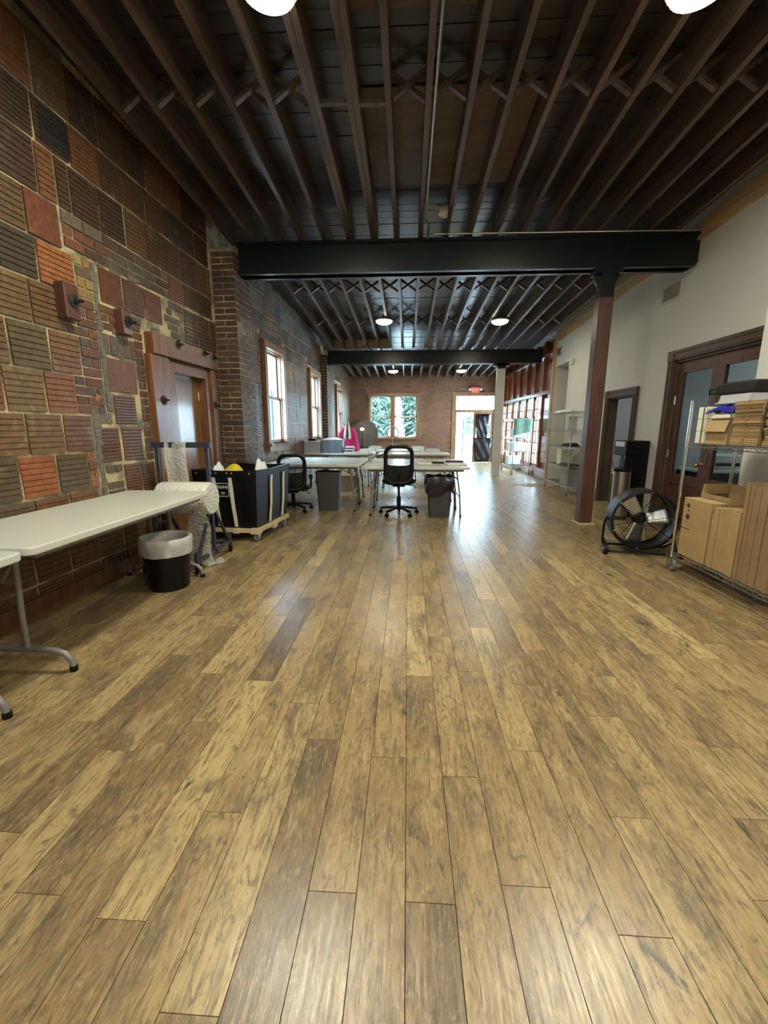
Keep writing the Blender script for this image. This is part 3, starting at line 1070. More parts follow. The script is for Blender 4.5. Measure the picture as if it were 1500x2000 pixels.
def zj(y):
    return 3.615 - .05 * (y - 5.83)


for n_, (a, b) in enumerate(((-3.0, 10.72),)):
    m = MB()
    m.add([(XR - .045, a, zj(a) - .10), (XR + .01, a, zj(a) - .10), (XR + .01, a, zj(a) + .09), (XR - .045, a, zj(a) + .09),
           (XR - .045, b, zj(b) - .10), (XR + .01, b, zj(b) - .10), (XR + .01, b, zj(b) + .09), (XR - .045, b, zj(b) + .09)],
          [(0, 1, 2, 3), (7, 6, 5, 4), (0, 4, 5, 1), (1, 5, 6, 2), (2, 6, 7, 3), (3, 7, 4, 0)])
    tag(m.build('trim_1', M['trim_pine']), kind='structure')
tag(MB().box(XR - .05, XR + .1, 10.68, 10.78, 0, 3.30).build('trim_2', M['trim_pine']), kind='structure')

# mahogany panelled wall with window bays
PY = [10.80, 11.55, 12.28, 13.05, 13.86, 14.66, 15.48, 16.18]
wp = MB()
wp.box(XR + .05, XR + .12, 10.78, 16.2, 2.16, 3.6).box(XR + .05, XR + .12, 10.78, PY[1], 0, 2.16).box(XR + .05, XR + .12, PY[1], 16.2, 0, .30)
wall_p = wp.build('wall_panelled', M['mahogany'])
tag(wall_p, kind='structure')
for i, y in enumerate(PY):
    MB().box(XR - .02, XR + .06, y - .045, y + .045, 0, 3.45).build('batten', M['mahogany'], wall_p, bevel=.004)
for z, hgt, dp in ((2.12, .10, .06), (.16, .10, .03), (3.05, .09, .07)):
    MB().box(XR - dp, XR + .06, 10.79, 16.19, z, z + hgt).build('rail', M['mahogany'], wall_p, bevel=.006)
MB().box(XR - .03, XR + .06, 10.79, 16.19, 0, .16).build('plinth', M['mahogany'], wall_p)
MB().box(XR + .02, XR + .05, 10.88, 11.48, .40, 1.1).box(XR + .02, XR + .05, 10.88, 11.48, 1.25, 2.05).build('raised_panel', M['mahogany'], wall_p, bevel=.01)
for i in range(1, 7):
    a, b = PY[i] + .045, PY[i + 1] - .045
    w5 = MB().box(XR + .02, XR + .08, a, a + .05, .26, 2.12).box(XR + .02, XR + .08, b - .05, b, .26, 2.12).box(XR + .02, XR + .08, a, b, 2.05, 2.12).box(XR + .02, XR + .08, a, b, .26, .33).box(XR + .02, XR + .08, a, b, 1.55, 1.60).build('window_%d' % (4 + i), M['mahogany'])
    tag(w5, kind='structure')
    MB().box(XR + .05, XR + .056, a, b, .30, 2.08).build('pane', M['glass'], w5)
    for kx in range(1, 3):
        y = a + (b - a) * kx / 3
        MB().box(XR + .03, XR + .055, y - .012, y + .012, .30, 2.08).build('muntin', M['dark_wood'], w5)
    for kz in range(1, 6):
        zz = .30 + kz * .30
        MB().box(XR + .03, XR + .055, a + .04, b - .04, zz - .01, zz + .01).build('muntin', M['dark_wood'], w5)
portal((XR + .3, 13.9, 1.2), (0, PI / 2, 0), 1.8, 4.4)
# the space behind the panelled bays: pale corridor
tag(MB().box(5.6, 5.7, 10.8, 16.4, 0, 1.1).build('wall_porch', M['stucco']), kind='structure')

# ------------------------------------------------------------------ ceiling: deck, joists, bridging
random.seed(11)
JH, JW = .235, .045
BEAM_Y = (5.74, 5.96)
BEAM2_Y = (11.50, 11.72)


def zd(y):
    return zj(y) + JH


def slab(m, x0, x1, y0, y1, t, tint=None, dz=0.0):
    z0, z1 = zd(y0) + dz, zd(y1) + dz
    m.add([(x0, y0, z0), (x1, y0, z0), (x1, y1, z1), (x0, y1, z1), (x0, y0, z0 + t), (x1, y0, z0 + t), (x1, y1, z1 + t), (x0, y1, z1 + t)],
          [(0, 3, 2, 1), (4, 5, 6, 7), (0, 1, 5, 4), (1, 2, 6, 5), (2, 3, 7, 6), (3, 0, 4, 7)], tint)


c_ = MB()
slab(c_, -3.0, 3.75, -3.1, 16.6, .1, dz=.03)
ceiling = c_.build('ceiling', M['deck'])
tag(ceiling, kind='structure')
db = MB()
y = -3.0
while y < 16.3:
    xs = [-2.9] + sorted(random.uniform(-2.5, 3.3) for _ in range(2)) + [3.7]
    for a, b in zip(xs[:-1], xs[1:]):
        slab(db, a + .002, b - .002, y + .003, y + .137, .028, dz=random.uniform(-.004, .003))
    y += .14
o = db.build('deck_boards', M['deck'], ceiling)
o['kind'] = 'stuff'
for x0, x1, y0, y1 in ((-.44, 1.02, 3.9, 5.15), (.47, 1.30, 2.0, 2.95), (-.45, .42, 1.6, 3.3)):
    m = MB()
    slab(m, x0, x1, y0, y1, .010, dz=-.018)
    m.build('plywood_sheet', M['plywood'], ceiling)

JX = [.139 + .303 * k for k in range(-8, 12)]
JX = [x for x in JX if -2.42 < x < 3.47]


def joist(x, y0, y1, w=JW, h=JH, dz=0.0):
    m = MB()
    P = []
    for y in (y0, y1):
        z = zj(y) + dz
        P += [(x - w / 2, y, z), (x + w / 2, y, z), (x + w / 2, y, z + h), (x - w / 2, y, z + h)]
    m.add(P, [(0, 1, 2, 3), (7, 6, 5, 4), (0, 4, 5, 1), (1, 5, 6, 2), (2, 6, 7, 3), (3, 7, 4, 0)])
    m.build('joist', M['joist'], ceiling)


for i, x in enumerate(JX):
    for a, b in ((-2.95, 5.90), (5.80, 11.66), (11.56, 16.18)):
        if a > 5 and x < -2.25:
            continue
        xx = x + random.uniform(-.012, .012)
        joist(xx, a, b)
        if a < 0 and abs(x + .467) < .02 or (a < 0 and abs(x + .77) < .02):
            joist(xx + .047, a, b, dz=.004)
for yb in (.6, 3.75, 7.65, 9.55, 13.2):
    for xa, xb in zip(JX[:-1], JX[1:]):
        if yb > 6 and xa < -2.25:
            continue
        z = zj(yb)
        yy = yb + random.uniform(-.02, .02)
        if yb == 3.75 and -.85 < xa < -.40:
            MB().bar((xa + .02, yy, z + .02), (xb - .02, yy, z + .02), .04, .03).build('bridging', M['joist'], ceiling)
            continue
        MB().bar((xa + .02, yy - .022, z + .025), (xb - .02, yy - .022, z + JH - .03), .04, .03).build('bridging', M['joist'], ceiling)
        MB().bar((xa + .02, yy + .022, z + JH - .03), (xb - .02, yy + .022, z + .025), .04, .03).build('bridging', M['joist'], ceiling)
# blocking over the far beam
for xa, xb in zip(JX[:-1], JX[1:]):
    if xa > -2.2 and xa < -.6:
        MB().box(xa + .03, xb - .03, 11.60, 11.63, zj(11.6), zj(11.6) + JH).build('blocking', M['trim_pine'], ceiling)
MB().tube([(.185, -2.0, zj(-2) - .012), (.178, 5.35, zj(5.35) - .012), (.22, 5.45, zj(5.4) - .05), (.22, 5.72, zj(5.5) - .06)], .012, 8).build('conduit', M['steel'], ceiling, smooth=True)


# ------------------------------------------------------------------ steel beams and posts
def ibeam(label, y0, y1, z0, z1, xa, xb, chamfer=0.0):
    b = thing('steel_beam', label, 'beam', (0, (y0 + y1) / 2, z0))
    yc = (y0 + y1) / 2
    MB().prism([(xa, z1), (xa, z0), (xb - chamfer, z0), (xb, z0 + chamfer), (xb, z1)], yc - .06, yc + .06, 'Y').build('web', M['steel_black'], b, world=True, fixn=True)
    MB().box(xa, xb - chamfer, y0, y1, z0, z0 + .03).build('bottom_flange', M['steel_black'], b, world=True)
    MB().box(xa, xb, y0, y1, z1 - .03, z1).build('top_flange', M['steel_black'], b, world=True)
    return b


b1 = ibeam('long black steel beam resting on the dark red wooden post', 5.74, 5.98, 3.215, 3.59, -2.185, 3.495, .06)
MB().cyl((.28, 5.735, 3.625), (3.52, 5.735, 3.60), .011, n=8).build('conduit', M['steel'], b1, world=True)
ibeam('long black steel beam resting on the white column', 11.49, 11.73, 2.93, 3.27, -2.12, 3.43)
pst = thing('wood_post', 'dark red square wooden post standing beside the drum fan', 'post', (2.457, 5.865, 0))
MB().box(-.085, .085, -.085, .085, 0, 2.90).build('shaft', M['post'], pst, bevel=.012)
MB().box(-.115, .115, -.115, .115, 0, .015).build('base_trim', M['pale_wood'], pst)
MB().box(-.08, .08, -.08, .08, 2.88, 3.215).box(-.16, .16, -.10, .10, 3.17, 3.215).build('steel_cap', M['steel_black'], pst)
for s in (-1, 1):
    MB().prism([(s * .08, 2.98), (s * .08, 3.17), (s * .16, 3.17)], -.008, .008, 'Y').build('gusset', M['steel_black'], pst, fixn=True)
wc = thing('white_column', 'white square painted column under the farther black beam', 'column', (2.41, 11.61, 0))
MB().box(-.1, .1, -.1, .1, 0, 2.80).build('shaft', M['white_paint'], wc, bevel=.008)
MB().box(-.11, .11, -.1, .1, 2.80, 2.93).box(-.20, .20, -.1, .1, 2.87, 2.93).build('steel_cap', M['steel_black'], wc)


# ------------------------------------------------------------------ ceiling lamps
def lamp(x, y, label, power=LAMP_POWER, color=LAMP_COLOR):
    z = zj(y)
    t = thing('ceiling_lamp', label, 'ceiling lamp', (x, y, z), group='round ceiling lamps')
    MB().lathe([(.10, 0), (.17, -.012), (.175, -.03), (.165, -.035)], n=28).build('base_ring', M['white_plastic'], t, smooth=True)
    MB().lathe([(.165, -.032), (.155, -.06), (.11, -.085), (.05, -.097), (0, -.10)], n=28).build('dome', M['lamp_glow'], t, smooth=True)
    d = bpy.data.lights.new('lamp_light', 'AREA')
    d.shape = 'DISK'
    d.size = .3
    d.energy = power
    d.color = color
    o = bpy.data.objects.new('lamp_light', d)
    COL.objects.link(o)
    o.parent = t
    o.location = (0, 0, -.115)
    return t


lamp(-.81, 2.84, 'glowing round ceiling lamp on the joists near the left wall, nearest one')
lamp(1.60, 2.95, 'glowing round ceiling lamp on the joists above the shelving cart')
lamp(-.50, 9.1, 'glowing round ceiling lamp between the two steel beams, left of the pair', 34)
lamp(1.84, 9.2, 'glowing round ceiling lamp between the two steel beams, right of the pair', 34)
lamp(-.50, 14.6, 'glowing round ceiling lamp above the double street window', 28)
lamp(1.75, 14.6, 'glowing round ceiling lamp near the exit sign', 28)
def added_room_lamp(x, y, label):  # unseen lamps, added to brighten the dark side rooms
    t = thing('ceiling_lamp', label, 'ceiling lamp', (x, y, 2.75), group='unseen lamps added to light the side rooms')
    MB().lathe([(.15, 0), (.15, -.02), (.12, -.06), (0, -.07)], n=20).build('dome', M['lamp_glow'], t, smooth=True)
    d = bpy.data.lights.new('lamp_light', 'AREA')
    d.shape = 'DISK'
    d.size = .3
    d.energy = 16
    d.color = (.95, .98, 1.0)
    o = bpy.data.objects.new('lamp_light', d)
    COL.objects.link(o)
    o.parent = t
    o.location = (0, 0, -.09)


added_room_lamp(5.0, 5.3, 'unseen round lamp added to light the side room behind the glazed doors')
added_room_lamp(4.6, 8.0, 'unseen round lamp added to light the side room beyond the open doorway')
lamp(-.81, -1.2, 'round ceiling lamp behind the viewer, left of the pair', 85, (1.0, .97, .90))
lamp(1.60, -1.2, 'round ceiling lamp behind the viewer, right of the pair', 85, (1.0, .97, .90))

# ================================================================== THINGS
random.seed(21)


# ------------------------------------------------------------------ folding tables
def folding_table(label, x, y, rz, L=1.83, W=.76, style='H', group=None, ztop=.745):
    t = thing('folding_table', label, 'table', (x, y, 0), rz, group)
    MB().prism(rrect(L, W, .045), ztop - .042, ztop).build('tabletop', M['table'], t, bevel=.008, seg=2)
    MB().box(-L / 2 + .08, L / 2 - .08, -W / 2 + .06, -W / 2 + .085, ztop - .075, ztop - .042).box(-L / 2 + .08, L / 2 - .08, W / 2 - .085, W / 2 - .06, ztop - .075, ztop - .042).build('under_rail', M['table_leg'], t)
    for s in (-1, 1):
        if style == 'T':
            xl = s * (L / 2 - .18)
            pts = [(xl, -.335, .004), (xl, -.33, .06), (xl, -.30, .10), (xl, -.24, .118), (xl, 0, .12), (xl, .24, .118), (xl, .30, .10), (xl, .33, .06), (xl, .335, .004)]
            lg = MB().tube(pts, .0165, 10)
            for q in (-.09, .09):
                lg.tube([(xl - s * .02, q, ztop - .05), (xl, q, .3), (xl, q, .12)], .015, 10)
            lo = lg.build('leg', M['table_leg'], t, smooth=True)
            for q in (-.335, .335):
                MB().cyl((xl, q, 0), (xl, q, .03), .02, n=10).build('foot_cap', M['black'], lo)
            MB().tube([(xl - .01 * s, 0, .50), (xl - s * .10, 0, .60), (xl - s * .34, 0, ztop - .06)], .010, 8).cyl((xl, -.09, .5), (xl, .09, .5), .010).build('brace', M['table_leg'], t, smooth=True)
        else:
            xl = s * (L / 2 - .13)
            for q in (-1, 1):
                yl = q * (W / 2 - .09)
                lo = MB().tube([(xl - s * .05, yl - q * .03, ztop - .05), (xl, yl, .35), (xl + s * .02, yl + q * .02, 0)], .013, 8).build('leg', M['table_leg'], t, smooth=True)
                MB().cyl((xl + s * .02, yl + q * .02, 0), (xl + s * .02, yl + q * .02, .03), .017, n=8).build('foot_cap', M['black'], lo)
            MB().cyl((xl, -W / 2 + .09, .30), (xl, W / 2 - .09, .30), .010, n=8).cyl((xl - s * .03, -W / 2 + .11, .55), (xl - s * .03, W / 2 - .11, .55), .010, n=8).build('crossbar', M['table_leg'], t)
            MB().bar((xl - s * .03, 0, .55), (xl - s * .36, 0, ztop - .05), .03, .012).build('brace', M['table_leg'], t)
    return t


folding_table('long pale folding table against the tile wall beside the white-lined bin', -2.135, 2.715, PI / 2, style='T', group=None)
folding_table('pale folding table at the picture edge, its end butted to the long wall table', -2.145, .865, PI / 2, style='T', ztop=.738)
TL = 1.56
G4 = 'folding tables pushed together in the middle of the room'
folding_table('pale folding table in front of the black mesh office chair', .125, 6.455, 0, TL, group=G4)
folding_table('pale folding table standing over the open grey bin', -1.495, 6.79, 0, TL, group=G4)
folding_table('pale folding table pushed against the far side of the office chair table', .125, 7.225, 0, TL, group=G4)
folding_table('pale folding table by the first window, behind the open grey bin table', -1.495, 7.56, 0, TL, group=G4)
folding_table('pale folding table carrying the grey storage tote and clear tote', -1.52, 9.66, 0, TL, group=G4)
folding_table('pale folding table carrying the ring light', .14, 9.43, 0, TL, group=G4)
folding_table('farthest pale folding table with white chairs around it', -.45, 10.83, 0, TL, group=G4)


# ------------------------------------------------------------------ white folding chairs
def white_chair(label, x, y, rz):
    t = thing('white_chair', label, 'chair', (x, y, 0), rz, 'white plastic chairs')
    MB().prism(rrect(.40, .38, .06), .43, .455).build('seat', M['white_plastic'], t, bevel=.006)
    MB().prism([(a, b + .70) for a, b in rrect(.40, .22, .09)], .20, .222, 'Y').build('backrest', M['white_plastic'], t, bevel=.006, fixn=True)
    for s in (-1, 1):
        MB().tube([(s * .19, .22, .80), (s * .19, .16, .45), (s * .19, -.20, 0)], .010, 8).build('leg', M['table_leg'], t, smooth=True)
        MB().tube([(s * .165, -.14, .44), (s * .165, .22, 0)], .010, 8).build('leg', M['table_leg'], t, smooth=True)
    MB().cyl((-.17, -.10, .12), (.17, -.10, .12), .008, n=6).build('stretcher', M['table_leg'], t)
    return t


white_chair('white plastic chair at the far table, left of the ring light', -.88, 11.45, 0)
white_chair('white plastic chair at the far table, directly behind the ring light', -.28, 11.5, .1)
white_chair('white plastic chair at the far table, right behind the office chair', .28, 11.45, 0)
white_chair('white plastic chair behind the pencil cup, between two rows of tables', -.98, 10.34, PI + .1)
white_chair('white plastic chair between the table rows, nearest the street door', .62, 10.34, PI - .1)


# ------------------------------------------------------------------ office chairs
def mesh_mat():
    m = pm('chair_mesh', (0.02, 0.02, 0.02), .8)
    m.node_tree.nodes['Principled BSDF'].inputs['Alpha'].default_value = .35
    return m


M['chair_mesh'] = mesh_mat()


def office_chair(label, x, y, rz, arms=False, low=0.0):
    t = thing('office_chair', label, 'office chair', (x, y, 0), rz, 'black office chairs')
    for k in range(5):
        a = math.radians(90 + 72 * k)
        ex, ey = .29 * math.cos(a), .29 * math.sin(a)
        lg = MB().bar((0, 0, .125), (ex, ey, .085), .045, .032).build('base_arm', M['black'], t, bevel=.006)
        MB().cyl((ex - .02 * math.sin(a), ey + .02 * math.cos(a), .03), (ex + .02 * math.sin(a), ey - .02 * math.cos(a), .03), .03, n=14).cyl((ex, ey, .03), (ex, ey, .08), .010, n=8).build('caster', M['black'], lg)
    MB().cyl((0, 0, .08), (0, 0, .28), .032, n=14).cyl((0, 0, .28), (0, 0, .46 - low), .018, n=12).build('gas_column', M['black'], t)
    MB().box(-.09, .09, -.11, .11, .44 - low, .47 - low).build('mechanism', M['black'], t)
    MB().lathe([(0, 0), (.2, .004), (.25, .03), (.26, .055), (.22, .075), (0, .082)], (0, .02, .465 - low), 28).build('seat', M['black_fabric'], t, smooth=True)
    MB().tube([(.12, .0, .455 - low), (.22, -.02, .45 - low), (.25, -.03, .41 - low)], .007, 6).build('lever', M['black'], t, smooth=True)
    zb, zt = .62 - low, 1.02 - low
    loop = []
    for a, b in rrect(.37, zt - zb + .12, .12, 6):
        zz = (zt + zb) / 2 - .04 + b
        f = (zz - zb) / (zt - zb)
        loop.append((a * (1 + .04 * f), -.245 - .03 * abs(f - .5), zz))
    MB().tube(loop, .030, 8, closed=True).build('back_frame', M['black'], t, smooth=True)
    MB().grid(lambda u, v: ((u - .5) * .34, -.25, zb + .16 + (zt - zb - .19) * v), 4, 4).build('back_mesh', M['chair_mesh'], t)
    MB().prism([(-.185, zb + .17), (-.19, zb + .02), (-.15, zb - .06), (-.07, zb - .115), (.07, zb - .115), (.15, zb - .06), (.19, zb + .02), (.185, zb + .17), (.12, zb + .15), (0, zb + .145), (-.12, zb + .15)], -.265, -.235, 'Y').build('lumbar_shell', M['black'], t, bevel=.006, fixn=True)
    MB().tube([(0, -.05, .45 - low), (0, -.2, .44 - low), (0, -.26, .54 - low), (0, -.25, .66 - low)], .022, 8).build('back_bracket', M['black'], t, smooth=True)
    if arms:
        for s in (-1, 1):
            MB().tube([(s * .20, .0, .47 - low), (s * .28, 0, .50 - low), (s * .29, .02, .66 - low), (s * .28, .12, .67 - low)], .016, 8).box(s * .28 - .03, s * .28 + .03, -.08, .17, .66 - low, .69 - low).build('armrest', M['black'], t, smooth=True)
    return t


office_chair('black mesh-backed office chair with its back to the viewer, at the middle tables', -.12, 6.285, 0)
office_chair('black office chair with armrests behind the black laundry cart', -1.80, 6.50, .25, True, .14)


# ------------------------------------------------------------------ bins
def square_bin(label, x, y, wb, wt, db_, dt, hgt):
    t = thing('waste_bin', label, 'bin', (x, y, 0))
    m = MB()
    rings = [(wb, db_, 0), (wt, dt, hgt), (wt + .015, dt + .015, hgt), (wt + .015, dt + .015, hgt + .02), (wt - .012, dt - .012, hgt + .02), (wb - .015, db_ - .015, .01)]
    n = len(rrect(1, 1, .03))
    for w, d, z in rings:
        m.v += [(a, b, z) for a, b in rrect(w, d, .035)]
    m.t = [None] * len(m.v)
    for r in range(len(rings) - 1):
        for i in range(n):
            j = (i + 1) % n
            m.f.append((r * n + i, r * n + j, (r + 1) * n + j, (r + 1) * n + i))
    m.f.append(tuple(range(n - 1, -1, -1)))
    m.f.append(tuple((len(rings) - 1) * n + i for i in range(n)))
    m.build('body', M['bin_grey'], t, smooth=True)
    return t


square_bin('tall dark grey square bin, open and without a bag, under a folding table', -1.245, 6.62, .31, .37, .26, .30, .60)
b2 = square_bin('tall dark grey square bin with black bag hanging over its rim', .48, 6.22, .30, .36, .26, .29, .57)


def bag(u, v):
    a = u * 2 * PI
    ca, sa = math.cos(a), math.sin(a)
    e = max(abs(ca), abs(sa)) ** .75
    if v < .25:
        r, z = .82 + .18 * v * 4, .56 + .045 * (v * 4)
    else:
        f = (v - .25) / .75
        r, z = 1.05 + .10 * math.sin(PI * f) + .03 * math.sin(7 * a + 5 * f), .605 - f * (.24 + .05 * math.sin(3 * a + 1))
    return (ca / e * r * .198, sa / e * r * .165, z + .008 * math.sin(9 * a))


MB().grid(bag, 48, 12).build('bag', M['bag_black'], b2, smooth=True)

rb = thing('round_bin', 'black round bin lined with a translucent white bag under the wall table end', 'bin', (-1.965, 3.22, 0))
MB().lathe([(0, 0), (.148, 0), (.152, .01), (.185, .40), (.18, .40), (.147, .02), (0, .02)], n=32).build('body', M['black'], rb, smooth=True)
MB().lathe([(.150, .22), (.168, .38), (.180, .425), (.190, .434), (.199, .42), (.203, .38), (.200, .33), (.196, .295)], n=48, caps=False, wob=lambda t, h: .02 * math.sin(5 * t + 9 * h) + .016 * math.sin(13 * t + 30 * h) + .008 * math.sin(29 * t)).build('bag', M['bag_clear'], rb, smooth=True)

# ------------------------------------------------------------------ bubble-wrap rack with its roll
rk = thing('wrap_rack', 'navy steel rack on casters holding bubble wrap, beside the wall table', 'rack', (-2.115, 3.87, 0))
for s in (-1, 1):
    x = s * .24
    MB().bar((x, 0, .10), (x, 0, 1.13), .030, .030, (1, 0, 0)).build('upright', M['navy'], rk)
    MB().bar((x, -.37, .115), (x, .37, .115), .030, .030).build('foot_rail', M['navy'], rk)
    MB().bar((x, 0, .58), (x, .34, .13), .022, .022).bar((x, 0, .58), (x, -.34, .13), .022, .022).build('brace', M['navy'], rk)
    for q in (-.36, .36):
        lg = MB().bar((x, q, 0.06), (x, q, .20), .026, .026, (1, 0, 0)).build('leg', M['navy'], rk)
        MB().cyl((x - .012, q, .03), (x + .012, q, .03), .03, n=14).box(x - .018, x + .018, q - .012, q + .012, .03, .07).build('caster', M['black'], lg)
MB().bar((-.28, 0, 1.14), (.28, 0, 1.14), .05, .05).build('top_bar', M['navy'], rk)
MB().cyl((-.26, 0, .63), (.26, 0, .63), .012, n=8).build('axle', M['steel'], rk)
MB().bar((-.24, .30, .115), (.24, .30, .115), .025, .025).build('cross_rail', M['navy'], rk)
rl = thing('wrap_roll', 'thick white roll of bubble wrap on the rack axle', 'bubble wrap', (-2.115, 3.84, .64))
MB().lathe([(.03, -.22), (.148, -.22), (.155, -.20), (.157, 0), (.155, .25), (.145, .272), (.03, .275)], (0, 0, 0), 30, 'X').build('roll', M['bubble_roll'], rl, smooth=True)


def tail(u, v):
    w = .095 + .05 * v * v
    x = .170 + (u - .5) * 2 * w + .012 * math.sin(11 * v + 4 * u)
    if v < .8:
        f = v / .8
        return (x, -.15 + .05 * math.sin(2.5 * f) + .012 * math.sin(9 * f + 5 * u), -.02 - f * .60)
    f = (v - .8) / .2
    return (x + .02 * f, -.12 + .26 * f, -.625 - .008 * f + .012 * math.sin(14 * u + 6 * f))


MB().grid(tail, 14, 30).build('loose_tail', M['bubble'], rl, smooth=True)
bw = thing('bubble_wrap_sheet', 'sheet of bubble wrap hung over the top bar of the navy rack', 'bubble wrap', (-2.16, 3.87, 1.17))
MB().grid(lambda u, v: ((u - .5) * .21 + .006 * math.sin(8 * v), (-.034 + .01 * math.sin(6 * u)) if v < .85 else -.034 + (v - .85) / .15 * .068, -.44 - .05 * u + (.44 + .05 * u) * min(1, v / .85)), 12, 16).build('sheet', M['bubble'], bw, smooth=True)

# ------------------------------------------------------------------ black laundry cart
CX0, CX1, CY0, CY1, CZ0, CZ1 = -.39, .39, -.49, .49, .16, .835
ct = thing('laundry_cart', 'large black vinyl laundry cart with white straps on a wooden base', 'cart', (-2.01, 5.09, 0), math.radians(-6))


def cart_ring(z, ins, n=10, sag=0.0):
    out = []
    c = [(CX0 + ins, CY0 + ins), (CX1 - ins, CY0 + ins), (CX1 - ins, CY1 - ins), (CX0 + ins, CY1 - ins)]
    for i in range(4):
        a, b = c[i], c[(i + 1) % 4]
        for k in range(n):
            f = k / n
            w = math.sin(PI * f)
            nx, ny = (b[1] - a[1]), -(b[0] - a[0])
            l = math.hypot(nx, ny)
            q = sag * w * (1 + .6 * math.sin(f * 17 + i))
            out.append((a[0] + (b[0] - a[0]) * f + nx / l * q, a[1] + (b[1] - a[1]) * f + ny / l * q, z - .012 * w * (z > .8)))
    return out


m = MB()
rings = [cart_ring(CZ0, .05), cart_ring(.40, .028, sag=.012), cart_ring(.65, .012, sag=.008), cart_ring(CZ1 - .05, 0), cart_ring(CZ1, -.004), cart_ring(CZ1, .022), cart_ring(.6, .04), cart_ring(CZ0 + .02, .075)]
nn = len(rings[0])
for r in rings:
    m.v += r
m.t = [None] * len(m.v)
for r in range(len(rings) - 1):
    for i in range(nn):
        j = (i + 1) % nn
        m.f.append((r * nn + i, r * nn + j, (r + 1) * nn + j, (r + 1) * nn + i))
m.f.append(tuple(nn * 7 + i for i in range(nn)))
m.f.append(tuple(range(nn - 1, -1, -1)))
m.build('basket', M['vinyl'], ct, smooth=True)


def strap(fn, w):
    """webbing strap following the bulge of the basket wall; fn(z) gives its inset"""
    zs = [CZ1 - .085, .65, .50, .40, .28, CZ0 + .02]
    return [(z, -.020 + (0 if z > .7 else .010 if z > .6 else .016 if z > .45 else .022 if z > .35 else .038 if z > .2 else .048)) for z in zs]


for x in (-.115, .085):
    P = strap(None, .04)
    MB().grid(lambda u, v: (x + (u - .5) * .042 + .02 * v, CY0 + P[min(5, round(v * 5))][1] - .004, P[min(5, round(v * 5))][0]), 1, 5).build('strap', M['webbing'], ct, solid=.005)
for y in (-.13, .24):
    P = strap(None, .04)
    MB().grid(lambda u, v: (CX1 - P[min(5, round(v * 5))][1] + .004, y + (u - .5) * .05, P[min(5, round(v * 5))][0]), 1, 5).build('strap', M['webbing'], ct, solid=.005)
for x in (CX0 + .06, -.15, -.09, .04, .10, .31):
    MB().lathe([(.012, 0), (.012, .004), (.006, .007), (0, .008)], (0, 0, 0), 10).xform(Matrix.Translation((x, CY0 - .004, CZ1 - .04)) @ Matrix.Rotation(PI / 2, 4, 'X')).build('rivet', M['chrome'], ct)
MB().box(CX0 + .02, CX1 - .02, CY0 + .02, CY0 + .10, .11, .155).box(CX0 + .02, CX1 - .02, CY1 - .10, CY1 - .02, .11, .155).box(CX0 + .02, CX0 + .10, CY0 + .1, CY1 - .1, .11, .155).box(CX1 - .10, CX1 - .02, CY0 + .1, CY1 - .1, .11, .155).box(CX0 + .1, CX1 - .1, -.05, .05, .11, .15).build('wooden_base', M['pale_wood'], ct)
for bx in ((CX1 - .11, CX1 - .005, CY0 + .005, CY0 + .09, .10, .165), (CX1 - .07, CX1 - .01, -.05, .05, .075, .115), (.06, .13, CY0 + .01, CY0 + .06, .10, .16)):
    MB().box(*bx).build('corner_block', M['pale_wood'], ct)
for x in (CX0 + .1, CX1 - .07):
    for y in (CY0 + .08, CY1 - .12):
        cs = MB().cyl((x - .018, y, .05), (x + .018, y, .05), .05, n=18).build('caster', M['rubber'], ct)
        MB().box(x - .03, x - .022, y - .03, y + .03, .04, .11).box(x + .022, x + .03, y - .03, y + .03, .04, .11).box(x - .03, x + .03, y - .035, y + .035, .10, .11).build('caster_fork', M['steel'], cs)
lb = MB().box(-.082, .062, -.004, .0, -.075, .075).build('label_panel', M['black'], ct)
lb.location = (0, CY0 - .012, .61)
lb.rotation_euler = (-.04, 0, 0)
for bx in ((-.082, .062, -.006, -.003, .07, .075), (-.082, .062, -.006, -.003, -.075, -.07), (-.082, -.077, -.006, -.003, -.075, .075), (.057, .062, -.006, -.003, -.075, .075)):
    MB().box(*bx).build('label_border', M['white_plastic'], lb)


def text_mesh(body, size, mat, name, parent, loc, rot, depth=.001):
    c = bpy.data.curves.new(name, 'FONT')
    c.body = body
    c.size = size
    c.extrude = depth
    c.align_x = 'CENTER'
    c.align_y = 'CENTER'
    o = bpy.data.objects.new(name, c)
    COL.objects.link(o)
    dg = bpy.context.evaluated_depsgraph_get()
    me = bpy.data.meshes.new_from_object(o.evaluated_get(dg))
    bpy.data.objects.remove(o)
    me.materials.clear()
    me.materials.append(mat)
    q = bpy.data.objects.new(name, me)
    COL.objects.link(q)
    q.parent = parent
    q.location = loc
    q.rotation_euler = rot
    return q


text_mesh('ULINE', .045, M['white_plastic'], 'lettering', lb, (-.01, -.006, .03), (PI / 2, 0, 0))
MB().box(-.035, .015, -.006, -.003, -.035, -.028).box(-.03, .01, -.006, -.003, -.05, -.045).build('small_print', M['white_plastic'], lb)


def heap(name, label, cat, mat, x, y, z, w, d, h, seed=0):
    def f(u, v):
        a, b = u * 2 - 1, v * 2 - 1
        q = (1 - abs(a) ** 4) * (1 - abs(b) ** 4)
        return (a * w / 2, b * d / 2, h * q * (.85 + .12 * math.sin(4 * a + seed) + .10 * math.sin(5 * b + 2 * seed)))
    o = MB().grid(f, 14, 14).build(name, mat, None, smooth=True, solid=.006)
    o.location = (x, y, z)
    tag(o, label, cat)
    return o


